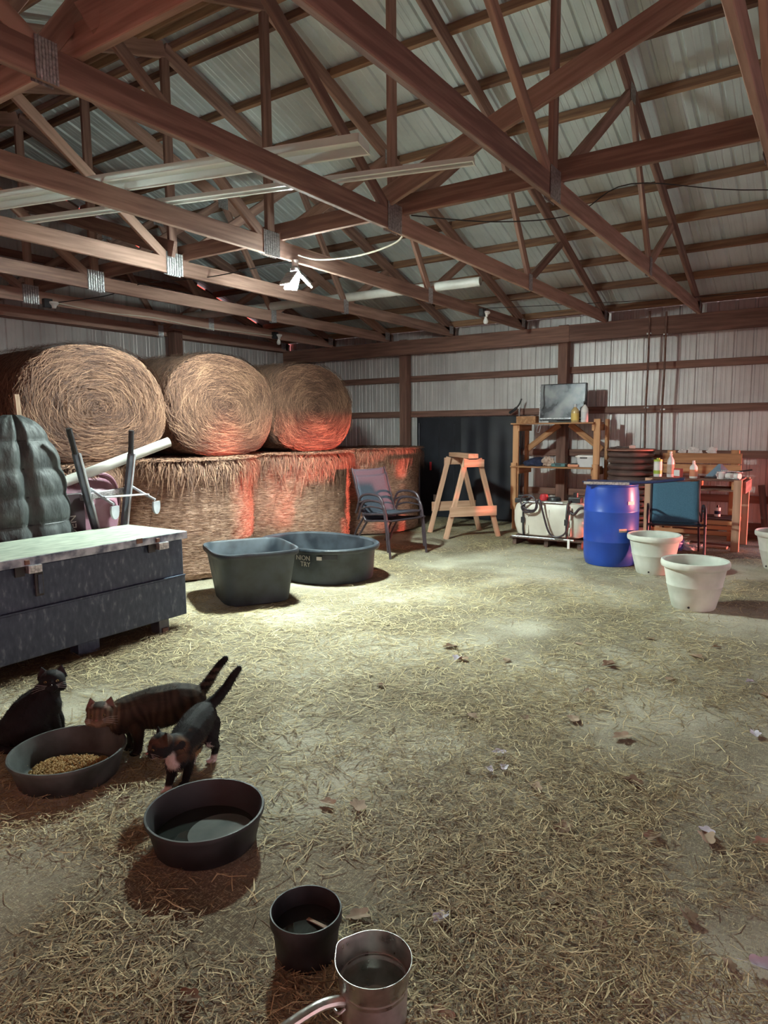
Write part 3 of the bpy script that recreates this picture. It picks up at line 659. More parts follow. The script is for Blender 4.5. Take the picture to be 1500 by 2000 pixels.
tube('track_pipe', [(-0.07, -0.93, 1.2), (-0.07, -0.93, 1.80)], 0.013, M_GALV, door)
box('handle', (-0.03, 0.66, 0.86), (0.02, 0.035, 0.14), M_RED, door)
box('outlet_plate', (-0.03, 0.58, 0.33), (0.012, 0.05, 0.10), M_PORC, door)
t = tube('bent_pry_bar', smooth_path([(10.06, 4.30, 1.72), (10.04, 4.22, 1.76), (10.04, 4.14, 1.84), (10.04, 4.10, 1.93)], 5), [0.022]*8+[0.012]*8, M_BLACK, n=8)
meta(t, 'black hooked tool stuck over the doorway top, beside the shelf', 'tool')

# ================================================================= TOOL CHEST
chest = empty('steel_chest', (2.42, 4.38, 0), 0, 'long blue-grey steel tool chest with a worn pale lid, at the left edge', 'chest')
def chest_part(nm, c, s, m, bev=0.004, rot=None): return box(nm, c, s, m, chest, bev, rot)
CXw = 1.92; x1 = 0.97; x0 = x1-CXw; xc = (x0+x1)/2
bm = bmesh.new()
bm_box(bm, (xc, 0, 0.265), (CXw, 0.66, 0.30), bev=0.008)
bm_box(bm, (xc, 0.008, 0.555), (CXw-0.004, 0.645, 0.27), bev=0.008)
bm_box(bm, (xc, -0.326, 0.418), (CXw, 0.016, 0.012), bev=0.003)
from_bm('chest_body', bm, M_BOX, chest)
lid = chest_part('lid', (xc, -0.005, 0.735), (CXw+0.02, 0.69, 0.035), M_BOXLID, 0.006)
box('lid_edge', (0, -0.348, -0.012), (CXw+0.022, 0.008, 0.052), M_BOXEDGE, lid, 0.002)
box('rust_patch', (0.55, -0.353, 0.0), (0.05, 0.004, 0.035), M_ROD, lid, 0.001)
for xx in (0.70, -0.25):
    lt = chest_part('latch', (xx+0.05, -0.355, 0.675), (0.085, 0.05, 0.05), M_GALV, 0.004)
    box('latch_recess', (-0.075, 0.02, -0.005), (0.06, 0.012, 0.07), M_BLACK, lt, 0.003)
    box('hinge_knuckle', (-0.04, -0.004, 0.045), (0.03, 0.02, 0.03), M_ROD, lt, 0.004)
hd = chest_part('handle_slot', (-0.16, -0.335, 0.57), (0.055, 0.012, 0.15), M_BLACK, 0.006)
box('slot_insert', (0.004, -0.008, 0.0), (0.028, 0.006, 0.12), M_BOX, hd, 0.002)
for xx in (0.78, -0.80):
    for yy in (-0.25, 0.25):
        lg = chest_part('skid', (xx, yy, 0.075), (0.09, 0.1, 0.15), M_DKSTEEL, 0.006)
        box('foot', (0.0, 0, -0.05), (0.05, 0.13, 0.05), W_DARK, lg, 0.004)
box('skid_block', (0.2, -0.2, 0.07), (0.16, 0.1, 0.12), M_BOX, chest, 0.004)
# loose dark straw under the chest, the shadow there painted into its tone
rs = np.random.default_rng(5); N = 2600
c = np.stack([rs.uniform(1.3, 3.45, N), 3.98+rs.normal(0.12, 0.14, N), rs.uniform(0.004, 0.03, N)], -1); d = rs.uniform(0, 2*PI, N); ln = rs.uniform(0.03, 0.14, N)
dv = np.stack([np.cos(d), np.sin(d)*0.5, rs.normal(0, 0.06, N)], -1)*ln[:, None]/2
ribbons('shaded_litter', np.stack([c-dv, c+[0, 0, 0.006], c+dv], 1), unit(np.cross(dv, [0, 0, 1.0]))*0.0022, np.clip(rs.normal(0.12, 0.15, N), 0, 1), M_STRAW)
meta(COL.objects['shaded_litter'], 'dark straw litter under the steel chest, with the shadow painted in', 'litter', kind='stuff')

# ================================================================= QUILTED COVER, STAKES
cv = empty('quilted_cover', (2.70, 5.0, 0), 0, 'dark grey-green quilted jacket cover draped over a post, left of the wheelbarrow', 'cover')
nzr, na = 70, 96
def cover_pt(u, v):
    a = u*2*PI; z = v*1.62
    tt = max(0, (v-0.55)/0.45); wv = 0.36*(1-0.06*v)*max(0.02, 1-tt**2.6)**0.45; dp = 0.19*(1-0.1*v)*max(0.02, 1-tt**2.6)**0.45
    fold = 0.009*math.sin(a*3+1.2+2*math.sin(v*3))*(1-0.5*v)+0.003*math.sin(a*7+v*5+2*math.sin(v*9))+0.004*math.sin(a*17+v*3+2*math.sin(v*21+a))*abs(math.sin(v*1.62/0.205*PI))
    q = abs(math.sin(z/0.205*PI)); puff = 0.024*(q**0.6)-0.010
    if 4.45 < a < 4.85: fold -= 0.05*(1-abs(a-4.65)/0.2)
    return ((max(wv, 0.02)+fold*0.7+puff)*math.cos(a)+0.02*math.sin(v*5), (max(dp, 0.02)+fold+puff)*math.sin(a), z)
vs = [cover_pt(i/na, j/(nzr-1)) for j in range(nzr) for i in range(na)]
fs = [(j*na+i, j*na+(i+1) % na, (j+1)*na+(i+1) % na, (j+1)*na+i) for j in range(nzr-1) for i in range(na)]+[tuple((nzr-1)*na+i for i in range(na))]
me = bpy.data.meshes.new('quilted_cloth'); me.from_pydata(vs, [], fs); me.update(); me.polygons.foreach_set('use_smooth', [True]*len(me.polygons)); link('quilted_cloth', me, M_COVER, cv)
for q in range(7):
    v = (q+1)*0.205/1.62
    tube('quilt_seam', [cover_pt(i/60, v) for i in range(60)], 0.005, M_BLACK, cv, n=5, closed=True)
st = board('stake', (2.745, 5.02, 1.55), (2.735, 5.02, 1.77), 0.035, 0.02, W_PALE, up=(1, 0, 0)); meta(st, 'pale wooden stake poking out of the quilted cover', 'stake')

# ================================================================= WHEELBARROW stood on its nose + white pipe
wb = empty('wheelbarrow', (3.27, 5.0, 0), 0, 'wheelbarrow stood on its nose, maroon tray and grey handles with black grips', 'wheelbarrow')
def W(x, y, z): return (x-3.27, y-5.0, z)
for p0, p1, p2 in ((W(2.99, 4.80, 1.52), W(3.05, 4.83, 1.33), W(3.33, 4.93, 0.30)), (W(3.535, 4.80, 1.50), W(3.54, 4.83, 1.31), W(3.43, 4.93, 0.30))):
    hdl = board('handle', p1, p2, 0.045, 0.035, M_DKSTEEL, wb, up=(1, 0, 0))
    e = Vector(p1)+(Vector(p0)-Vector(p1))*0.02
    gp = tube('grip', smooth_path([p1, ((Vector(p0)+Vector(p1))*0.5), p0], 4), [0.024, 0.022, 0.023, 0.021]+[0.022]*5, M_BLACK, wb, n=10)
    off = Vector((0.026, -0.004, 0)); board('handle_face', Vector(p1)+off, Vector(p2)+off, 0.02, 0.038, M_GREYPAINT, wb, up=(1, 0, 0))
# tray: shell with rolled rim
def tray(bm):
    rings = []
    for (hw, h0, h1, yv) in ((0.33, 0.26, 1.145, 0.0), (0.335, 0.255, 1.155, 0.02), (0.32, 0.27, 1.13, 0.03), (0.31, 0.30, 1.10, -0.005), (0.25, 0.36, 0.98, -0.10), (0.23, 0.38, 0.95, -0.125)):
        rg = []; n = 40
        for j in range(n):
            a = 2*PI*j/n; e = 4.5; cx = math.copysign(abs(math.cos(a))**(2/e), math.cos(a)); cz = math.copysign(abs(math.sin(a))**(2/e), math.sin(a))
            tw = 1.0 if cz > 0 else 0.85; rg.append(bm.verts.new((hw*cx*tw, 0.10+yv, (h0+h1)/2+(h1-h0)/2*cz)))
        rings.append(rg)
    for A, B in zip(rings, rings[1:]):
        for j in range(40): bm.faces.new((A[j], A[(j+1) % 40], B[(j+1) % 40], B[j]))
    bm.faces.new(rings[-1])
bm = bmesh.new(); tray(bm); from_bm('tray', bm, M_MAROON, wb, smooth=True)
tube('tray_rim', [(0.337*math.copysign(abs(math.cos(a))**(2/4.5), math.cos(a))*(1 if math.sin(a) > 0 else 0.85), 0.115, 0.705+0.45*math.copysign(abs(math.sin(a))**(2/4.5), math.sin(a))) for a in [2*PI*k/48 for k in range(48)]], 0.011, M_MAROON, wb, n=8, closed=True)
o = box('shaded_tray_side', (-0.20, -0.055, 0.74), (0.20, 0.02, 0.56), M_MARSHADE, wb, bev=0.008)  # left side of the tray, its shade painted as a dark slab
fc = bpy.data.curves.new('side_lettering', 'FONT'); fc.body = 'DEN'; fc.size = 0.085; fc.extrude = 0.001; fo = bpy.data.objects.new('side_lettering', fc); COL.objects.link(fo); fo.parent = wb
fo.location = (-0.185, -0.068, 0.68); fo.rotation_euler = (PI/2, -PI/2, 0); txt_mesh(fo, M_MARK)
board('cross_bar', W(3.12, 4.905, 0.985), W(3.55, 4.905, 1.01), 0.05, 0.03, M_GALV, wb)
for xs0, xs1, zz in ((3.19, 3.25, 1.03), (3.55, 3.64, 1.03)):
    lg = tube('leg', [W(xs0, 4.88, 1.05), W((xs0+xs1)/2, 4.79, 0.99), W(xs1, 4.68, 0.93)], 0.012, M_GREYPAINT, wb, n=8)
    bm = bmesh.new(); bmesh.ops.create_cone(bm, cap_ends=True, segments=24, radius1=0.055, radius2=0.055, depth=0.014)
    bmesh.ops.rotate(bm, verts=bm.verts, cent=(0, 0, 0), matrix=Matrix.Rotation(PI/2, 3, 'X')@Matrix.Rotation(0.4, 3, 'Y'))
    for v in bm.verts:
        if v.co.z > 0.025: v.co.z = 0.025
        v.co.z *= 1.3
    from_bm('foot_plate', bm, M_GREYPAINT, lg, loc=W(xs1, 4.67, 0.885))
board('shelf_brace', W(3.22, 4.77, 0.985), W(3.62, 4.76, 0.975), 0.012, 0.07, M_GREYPAINT, wb)
for xx in (3.19, 3.548): tube('bolt', [W(xx, 4.885, 1.03), W(xx, 4.865, 1.03)], 0.014, M_GALV, wb, n=8)
lathe('wheel', [(0.10, -0.04), (0.17, -0.045), (0.195, -0.02), (0.195, 0.02), (0.17, 0.045), (0.10, 0.04), (0.10, -0.04)], M_RUBBER, wb, n=32, loc=(0.12, 0.0, 0.197), rot=(0, PI/2, 0))
pipe('white_pipe', 'white plastic pipe leaning up over the wheelbarrow tray, open end to the right', 'pipe', (2.62, 5.22, 0.93), (3.93, 4.83, 1.40), 0.042, M_PVC)

# ================================================================= STOCK TUBS
def rrect(a, r, sx, sy, e):
    ca, sa = math.cos(a), math.sin(a)
    return sx*r*math.copysign(abs(ca)**(2/e), ca), sy*r*math.copysign(abs(sa)**(2/e), sa)
def tub(name, label, loc, rz, sx, sy, h, e, taper, group=None):
    t = empty(name, loc, rz, label, 'tub', group)
    prof = [(0, 0), (taper*0.9, 0), (taper*0.985, 0.012), (taper, 0.04), (0.955, h-0.05), (0.96, h-0.045), (1.02, h-0.045), (1.035, h-0.03), (1.035, h-0.012), (1.02, h), (0.975, h), (0.945, h-0.015), (taper*0.97, 0.05), (taper*0.9, 0.03), (0, 0.03)]
    lathe('tub_shell', prof, M_TUBP, t, n=80, fn=lambda a, r: rrect(a, r, sx, sy, e))
    return t
tb = tub('square_tub', 'black square-cornered stock tub standing by the end of the steel chest', (4.36, 4.33, 0), math.radians(-31.5), 0.365, 0.41, 0.47, 4.6, 0.80)
lathe('dirty_water', [(0, 0.075), (0.80, 0.075)], M_RUBBER, tb, n=60, fn=lambda a, r: rrect(a, r, 0.36, 0.40, 4.6))
tb2 = tub('oval_tub', 'long oval black stock tank with faded white lettering, in front of the bales', (5.44, 4.42, 0), math.radians(-100), 0.67, 0.47, 0.36, 2.35, 0.92)
lathe('dirty_water', [(0, 0.10), (0.90, 0.10)], M_RUBBER, tb2, n=60, fn=lambda a, r: rrect(a, r, 0.67, 0.47, 2.35))
for txt, zz, sz in (('NION', 0.245, 0.066), ('TRY', 0.185, 0.066)):
    fc = bpy.data.curves.new('lettering', 'FONT'); fc.body = txt; fc.size = sz; fc.extrude = 0.001; fc.align_x = 'RIGHT'
    fo = bpy.data.objects.new('lettering', fc); COL.objects.link(fo); fo.parent = tb2
    fo.rotation_euler = (PI/2, 0, 0.19); fo.location = (0.345, -0.412, zz); txt_mesh(fo, M_MARK)
box('drain_label', (0.432, -0.372, 0.272), (0.055, 0.012, 0.035), M_LABELW, tb2, 0.004, rot=(0, 0, 0.48))
box('rim_bracket', (0.505, -0.298, 0.285), (0.15, 0.05, 0.05), M_TUBP, tb2, 0.005, rot=(0, 0, 0.74))

# ================================================================= SLING CHAIRS
def sling_chair(label, slm, loc, rz, group=None):
    t = empty('patio_chair', loc, rz, label, 'chair', group); wd = 0.27
    back = [(0.10, 0.42), (0.16, 0.55), (0.22, 0.72), (0.29, 0.94)]; seat = [(-0.30, 0.435), (-0.15, 0.425), (0.0, 0.41), (0.08, 0.42)]
    def sheet(nm, path, thick=0.008):
        P = smooth_path([(0, y, z) for y, z in path], 5); nx = 9; vs = []
        for p in P:
            for i in range(nx): u = i/(nx-1)*2-1; vs.append((u*(wd-0.005), p.y+0.012*(1-u*u), p.z-0.012*(1-u*u)))
        nr = len(P); fs = [(j*nx+i, j*nx+i+1, (j+1)*nx+i+1, (j+1)*nx+i) for j in range(nr-1) for i in range(nx-1)]
        me = bpy.data.meshes.new(nm); me.from_pydata(vs, [], fs); me.update(); me.polygons.foreach_set('use_smooth', [True]*len(me.polygons))
        o = link(nm, me, slm, t); md = o.modifiers.new('thickness', 'SOLIDIFY'); md.thickness = thick; return o
    sheet('backrest', back); sheet('seat', seat)
    for s in (-1, 1):
        x = s*wd
        tube('side_rail', smooth_path([(x, -0.31, 0.435), (x, -0.15, 0.425), (x, 0.03, 0.408), (x, 0.10, 0.42), (x, 0.16, 0.55), (x, 0.22, 0.72), (x, 0.292, 0.95)], 5), 0.013, M_FRAME, t, n=10)
        xo = s*(wd+0.035)
        arm = tube('arm_leg', smooth_path([(xo, -0.36, 0.0), (xo, -0.325, 0.30), (xo, -0.29, 0.52), (xo, -0.25, 0.615), (xo, -0.16, 0.655), (xo, 0.02, 0.65), (xo, 0.11, 0.60), (xo, 0.17, 0.46), (xo*0.98, 0.20, 0.42)], 6), 0.0145, M_FRAME, t, n=10)
        tube('lower_arm_bar', smooth_path([(xo, -0.265, 0.57), (xo, -0.15, 0.585), (xo, 0.0, 0.585), (xo, 0.12, 0.55)], 5), 0.010, M_FRAME, arm, n=8)
        tube('rear_leg', [(x*0.98, 0.06, 0.415), (x*1.05, 0.20, 0.22), (x*1.1, 0.31, 0.0)], 0.0135, M_FRAME, t, n=10)
        for zz, yy in ((0.44, -0.315),): tube('bolt', [(x, yy, zz), (xo+s*0.012, yy-0.01, zz)], 0.012, M_FRAME, t, n=8)
    tube('front_rail', [(-wd, -0.31, 0.432), (wd, -0.31, 0.432)], 0.012, M_FRAME, t, n=10)
    tube('back_rail', [(-wd, 0.11, 0.40), (wd, 0.11, 0.40)], 0.012, M_FRAME, t, n=10)
    return t
ch1 = sling_chair('lower of two nested charcoal sling chairs standing by the oval tub', M_SLING, (6.86, 4.50, 0), -0.22, 'nested charcoal chairs')
ch2 = copy_tree(ch1); ch2.location = (6.868, 4.535, 0.075); ch2['label'] = 'upper of two nested charcoal sling chairs, its seat on top of the other'
sling_chair('teal-blue sling chair with brown frame, facing the viewer by the workbench', M_SLINGB, (8.42, 1.53, 0), math.radians(-77)).scale = (0.97, 0.95, 0.9)

# ================================================================= SAWHORSE
sh = empty('sawhorse', (8.45, 4.52, 0), 0, 'wooden A-frame sawhorse lit red, standing before the dark doorway', 'sawhorse')
def S(x, y, z): return Vector((x-8.45, y-4.52, z))
ax = Vector((0.66, 0.75, 0)); lat = Vector((0.75, -0.66, 0))
def aframe(mid, sp, top, zt, nm):
    for s in (-1, 1):
        board('leg', mid+lat*s*sp, mid+lat*s*top+Vector((0, 0, zt)), 0.068, 0.038, W_SAW, sh, up=lat)
    board('top_cleat', mid+lat*(-top-0.05)+Vector((0, 0, zt-0.06)), mid+lat*(top+0.05)+Vector((0, 0, zt-0.06)), 0.10, 0.038, W_SAW, sh).location -= ax*0.04*nm
    k = 0.36/zt; hw = sp*(1-k)+top*k+0.05
    board('cross_board', mid-lat*hw+Vector((0, 0, 0.37)), mid+lat*hw+Vector((0, 0, 0.37)), 0.135, 0.03, W_SAW, sh).location -= ax*0.036*nm
m1 = S(8.36, 4.10, 0); m2 = m1+ax*0.66
aframe(m1, 0.385, 0.095, 1.08, 1); aframe(m2, 0.385, 0.095, 1.08, -1)
board('top_rail', m1-ax*0.03+Vector((0, 0, 1.115)), m2+ax*0.06+Vector((0, 0, 1.115)), 0.06, 0.14, W_SAW, sh)

# ================================================================= SHELVING RACK and what stands on it
rk = empty('shelf_rack', (9.63, 3.34, 0), 0, 'open timber shelf rack against the right wall with bottles on top', 'shelf')
def K(x, y, z): return Vector((x-9.63, y-3.34, z))
XF, XB, YL, YR = 9.44, 9.86, 3.93, 2.755
for nm, x, y, h in (('post', XF, YL, 1.54), ('post', XF, YR, 1.60), ('post', XB, YL, 1.53), ('post', XB, YR-0.02, 1.60)):
    board(nm, K(x, y, 0), K(x, y, h), 0.088, 0.04, W_SHELF, rk, up=(0, 1, 0) if x == XF else (1, 0, 0))
board('doubled_post', K(XF-0.042, YL+0.01, 0.3), K(XF-0.042, YL+0.01, 0.98), 0.085, 0.038, W_SHELF, rk, up=(0, 1, 0))
board('doubled_post', K(XF-0.042, YR, 0.62), K(XF-0.042, YR, 0.98), 0.085, 0.038, W_SHELF, rk, up=(0, 1, 0))
for z in (1.545, 0.925):
    for i in range(3):
        board('shelf_plank', K(XF-0.01+0.17*i, YL+0.05, z), K(XF-0.01+0.17*i, YR+0.03, z), 0.02, 0.165, W_SHELF, rk)
    for y in (YL-0.045, YR+0.045): board('rail', K(XF-0.03, y, z-0.06), K(XB+0.03, y, z-0.06), 0.09, 0.038, W_SHELF, rk)
board('diagonal', K(XB-0.05, YL-0.03, 1.17), K(XB-0.05, YL-0.52, 1.53), 0.085, 0.036, W_SHELF, rk, up=(0, 1, 1))
board('diagonal', K(XB-0.05, YR+0.03, 1.17), K(XB-0.05, YR+0.50, 1.53), 0.085, 0.036, W_SHELF, rk, up=(0, 1, 1))
ZT, ZM = 1.556, 0.936
b_ = box('wood_block', (9.62, 3.83, ZT+0.05), (0.14, 0.30, 0.10), W_SHELF, bev=0.004); meta(b_, 'squared wood block lying on the left end of the rack top', 'block')
tv = empty('old_screen', (9.66, 3.32, ZT), 0, 'old dusty flat screen standing on top of the shelf rack', 'screen')
box('housing', (0.015, 0, 0.29), (0.05, 0.68, 0.52), M_BLACK, tv, 0.008, rot=(0, 0.05, 0))
box('glass', (-0.013, 0, 0.305), (0.008, 0.645, 0.47), M_SCREEN, tv, 0.002, rot=(0, 0.05, 0))
box('bezel_trim', (-0.016, 0, 0.055), (0.012, 0.66, 0.03), M_GALV, tv, 0.003); box('bezel_trim', (-0.012, 0.333, 0.30), (0.012, 0.014, 0.50), M_GALV, tv, 0.003, rot=(0, 0.05, 0))
bm = bmesh.new(); bm_box(bm, (0, 0, 0.012), (0.2, 0.34, 0.024), bev=0.006); from_bm('stand', bm, M_BLACK, tv)
tube('screen_cord', smooth_path([(-0.03, 0.27, 0.53), (-0.045, 0.275, 0.40), (-0.05, 0.26, 0.26), (-0.05, 0.285, 0.20)], 5), 0.005, M_WIREB, tv, n=6)
cable('thin grey cord looped over the edge of the rack top', [(9.50, 3.56, 1.59), (9.35, 3.55, 1.54), (9.34, 3.58, 1.44), (9.345, 3.55, 1.42), (9.345, 3.53, 1.48), (9.36, 3.52, 1.57)], 0.004, M_GREYPAINT)
def bottle(name, label, loc, r, h, m, cap, nz_=None, lab=None, group=None, spray=False, rz=0.0, capm=None):
    t = empty(name, loc, rz, label, 'bottle', group)
    lathe('bottle_body', [(0, 0), (r*0.92, 0), (r, r*0.15), (r, h*0.55), (r*0.93, h*0.66), (r*0.5, h*0.78), (r*0.30, h*0.83), (r*0.30, h*0.87), (0, h*0.87)], m, t, n=28)
    if lab:
        lathe('label', [(r*1.012, h*0.12), (r*1.012, h*0.50)], lab, t, n=28)
    if spray:
        bm = bmesh.new(); bm_lathe(bm, [(0, h*0.85), (r*0.40, h*0.85), (r*0.40, h*0.90), (r*0.22, h*0.92), (0, h*0.92)], 16)
        bm_box(bm, (-0.012, 0, h*0.965), (r*1.5, r*0.5, h*0.08), bev=0.004); bm_box(bm, (-r*0.75, 0, h*0.93), (r*0.25, r*0.25, h*0.09), Matrix.Rotation(0.4, 3, 'Y'), 0.002)
        from_bm('trigger_head', bm, capm or cap, t)
    else: lathe('cap', [(0, h*0.84), (r*0.38, h*0.84), (r*0.34, h), (0, h)], cap, t, n=20)
    return t
bottle('squeeze_bottle', 'clear squeeze bottle of amber liquid with a yellow and red label on the rack top', (9.47, 3.075, ZT), 0.055, 0.25, M_AMBER, M_CLEAR, lab=M_LABELY)
bottle('spray_bottle', 'white spray bottle with a black trigger on the rack top', (9.48, 2.945, ZT), 0.05, 0.285, M_LABELW, M_BLACK, lab=M_CLEAR, spray=True)
nb = empty('dark_cloth', (9.58, 3.68, ZM), 0, 'folded dark navy cloth at the left of the middle shelf', 'cloth')
def lump(nm, c, s, m, parent, seed, amp=0.35, kind=None):
    bm = bmesh.new(); bmesh.ops.create_icosphere(bm, subdivisions=4, radius=1.0); V = np.array([v.co for v in bm.verts])
    d = 1+amp*(vnoise(V, 1.7, seed)-0.5)*2*0.6+amp*0.5*(vnoise(V, 4.2, seed+1)-0.5)*2
    V = V*d[:, None]*np.array(s); V[:, 2] = np.maximum(V[:, 2], -s[2]*0.62)+s[2]*0.62
    for v, q in zip(bm.verts, V): v.co = q
    return from_bm(nm, bm, m, parent, smooth=True, loc=c)
lump('cloth_fold', (0, 0, 0), (0.14, 0.17, 0.062), M_NAVY, nb, 3); lump('cloth_fold', (0.02, -0.02, 0.045), (0.11, 0.13, 0.045), M_NAVY, nb, 8)
meta(lump('paper_bag', (9.52, 3.47, ZM), (0.07, 0.085, 0.085), M_TAN, None, 11, 0.6), 'crumpled tan paper bag on the middle shelf beside the navy cloth', 'bag')
tp = empty('teal_case', (9.50, 3.30, ZM), 0.1, 'small teal tool case lying on the middle shelf', 'case'); box('case_body', (0, 0, 0.022), (0.13, 0.20, 0.044), M_TEAL, tp, 0.01); box('case_handle', (-0.068, 0, 0.025), (0.014, 0.08, 0.02), M_BLACK, tp, 0.004)
oc = empty('orange_box', (9.50, 3.08, ZM), 0, 'flat orange and black box on the middle shelf by the storage tub', 'box'); box('box_body', (0, 0, 0.018), (0.12, 0.15, 0.036), M_ORANGE, oc, 0.003); box('box_lid', (0.0, 0.0, 0.042), (0.122, 0.10, 0.012), M_BLACK, oc, 0.003)
sb = empty('storage_tub', (9.55, 2.915, ZM), 0, 'small clear plastic storage tub with a white lid on the middle shelf', 'tub')
bm = bmesh.new(); bm_lathe(bm, [(0, 0), (0.78, 0), (0.8, 0.01), (1.0, 0.14), (0.97, 0.14), (0, 0.02)], 48, fn=lambda a, r: rrect(a, r, 0.10, 0.135, 7)); from_bm('tub_body', bm, M_CLEAR, sb, smooth=True)
lathe('tub_lid', [(0, 0.165), (0.85, 0.165), (0.9, 0.158), (1.08, 0.155), (1.08, 0.138), (1.0, 0.138), (0, 0.138)], M_LABELW, sb, n=48, fn=lambda a, r: rrect(a, r, 0.10, 0.135, 7)); box('clip', (-0.105, 0.02, 0.13), (0.016, 0.10, 0.018), M_BLACK, sb, 0.004)

# ================================================================= SPRAYER TANK on a pallet
sk = empty('skid_pallet', (8.38, 2.98, 0), math.radians(0), 'low wooden skid under the white sprayer tank', 'pallet')
for y in (-0.42, 0.0, 0.42): board('runner', (-0.22, y, 0.045), (0.22, y, 0.045), 0.09, 0.05, W_DARK, sk)
for x in (-0.2, 0.0, 0.2): board('deck_board', (x, -0.47, 0.101), (x, 0.47, 0.101), 0.018, 0.11, W_DARK, sk)
tk = empty('sprayer_tank', (8.38, 2.98, 0.112), 0, 'milky white sprayer tank with black hose, strapped on a skid', 'tank')
bm = bmesh.new(); rings = []
prof = [(0.50, 0.0), (0.80, 0.01), (0.90, 0.03), (0.97, 0.12), (1.0, 0.20), (1.0, 0.32), (0.95, 0.40), (0.86, 0.435), (0.6, 0.45), (0.0, 0.455)]
bm_lathe(bm, [(0, 0)]+prof, 72, fn=lambda a, r: (lambda q: (q[0]*(1+0.0), q[1]))(rrect(a, r, 0.225, 0.47, 4.5)))
from_bm('tank_body', bm, M_TANK, tk, smooth=True)
for y in (-0.30, -0.02, 0.25):
    for zz in (0.05, 0.26): box('moulded_rib', (-0.222, y, zz+0.05), (0.02, 0.035, 0.11), M_TANK, tk, 0.008)
for y in (0.30, -0.26):
    sp = tube('strap', [(-0.20, y, -0.02), (-0.238, y, 0.10), (-0.243, y, 0.30), (-0.215, y, 0.44), (-0.05, y, 0.475), (0.1, y, 0.47)], 0.012, M_BLACK, tk, n=6)
    box('buckle', (-0.25, y, 0.22), (0.022, 0.045, 0.075), M_BLACK, sp, 0.004)
tube('support_bar', [(-0.215, 0.34, 0.448), (-0.215, -0.20, 0.452)], 0.010, M_GALV, tk, n=8); tube('lower_bar', [(-0.25, 0.44, 0.005), (-0.25, -0.36, 0.005)], 0.012, M_GALV, tk, n=8)
hs = smooth_path([(-0.26, 0.22, 0.46), (-0.29, 0.30, 0.40), (-0.29, 0.26, 0.33), (-0.29, 0.14, 0.34), (-0.29, 0.10, 0.42), (-0.28, 0.16, 0.52), (-0.26, 0.28, 0.53), (-0.26, 0.33, 0.45), (-0.285, 0.24, 0.36), (-0.29, 0.13, 0.36), (-0.29, 0.10, 0.46), (-0.29, 0.06, 0.48), (-0.30, 0.02, 0.34), (-0.30, -0.06, 0.10), (-0.30, -0.16, 0.04), (-0.30, -0.27, 0.10), (-0.29, -0.30, 0.26), (-0.25, -0.30, 0.42)], 6)
tube('hose', hs, 0.012, M_FRAME, tk, n=8)
lathe('filler_cap', [(0, 0.50), (0.075, 0.50), (0.085, 0.485), (0.085, 0.45), (0, 0.45)], M_BLACK, tk, n=28, loc=(0.0, -0.02, 0))
bm = bmesh.new(); bm_lathe(bm, [(0, 0), (0.05, 0), (0.055, 0.03), (0.045, 0.075), (0, 0.085)], 20); bm_box(bm, (0.05, 0.03, 0.03), (0.08, 0.05, 0.05), bev=0.008); from_bm('pump', bm, M_RED, tk, smooth=True, loc=(-0.05, 0.10, 0.46))
bm = bmesh.new(); bm_box(bm, (0, 0, 0), (0.12, 0.16, 0.07), bev=0.01); bm_lathe(bm, [(0, -0.03), (0.03, -0.03), (0.03, 0.09), (0, 0.09)], 14); from_bm('valve', bm, M_BLACK, tk, loc=(-0.02, -0.30, 0.48)); from_bm_ = None
bm = bmesh.new(); bm_box(bm, (0, 0, 0), (0.16, 0.16, 0.06), bev=0.01); bm_box(bm, (0.02, 0.03, 0.04), (0.06, 0.07, 0.05), bev=0.008); from_bm('gun_bracket', bm, M_BLACK, tk, loc=(-0.06, 0.38, 0.45))
tube('spray_wand', smooth_path([(-0.24, -0.30, 0.36), (-0.26, -0.36, 0.33), (-0.25, -0.42, 0.40), (-0.24, -0.47, 0.41)], 4), 0.016, M_FRAME, tk, n=8)
box('strap_tail', (-0.262, -0.30, -0.04), (0.006, 0.03, 0.12), M_LABELW, tk, 0.001)

# ================================================================= BLUE BARREL, SHEET ON IT
bl = empty('plastic_drum', (7.57, 2.03, 0), math.radians(20), 'tall blue plastic drum standing before the shelf rack', 'barrel')
R = 0.288
lathe('drum_body', [(0, 0.02), (R*0.80, 0.02), (R*0.86, 0.0), (R*0.90, 0.005), (R*0.955, 0.05), (R*0.985, 0.13), (R*0.995, 0.255), (R*1.004, 0.26), (R*1.004, 0.272), (R*0.995, 0.277), (R, 0.40), (R*0.998, 0.58), (R*1.006, 0.585), (R*1.006, 0.597), (R*0.996, 0.602),
       (R*0.985, 0.74), (R*0.955, 0.82), (R*0.93, 0.855), (R*0.945, 0.862), (R*0.945, 0.878), (R*0.91, 0.88), (R*0.90, 0.84), (R*0.93, 0.70), (R*0.95, 0.3), (R*0.85, 0.05), (0, 0.04)], M_BLUE, bl, n=72)
a0 = math.radians(195+35); 
for zz, da in ((0.69, 0.0), (0.40, -0.32)):
    bm = bmesh.new(); vs = []
    for k in range(7):
        a = a0-math.radians(20)+da+k*0.05
        vs.append((bm.verts.new((R*1.006*math.cos(a), R*1.006*math.sin(a), zz-0.018)), bm.verts.new((R*1.006*math.cos(a), R*1.006*math.sin(a), zz+0.018))))
    for A, B in zip(vs, vs[1:]): bm.faces.new((A[0], B[0], B[1], A[1]))
    from_bm('worn_sticker', bm, M_LABELW if zz > 0.6 else M_TAN, bl)
sl = empty('plastic_sled', (7.53, 1.88, 0.882), math.radians(-82), 'dark blue curved plastic sheet lying across the top of the drum', 'sheet')
def sled(u, v):
    x = -0.42+u*1.0; y = -0.17+v*0.34; e = abs(v*2-1)
    return (x, y, 0.012+0.05*max(0, u-0.55)**1.5*6*0.55+0.016*e**3)
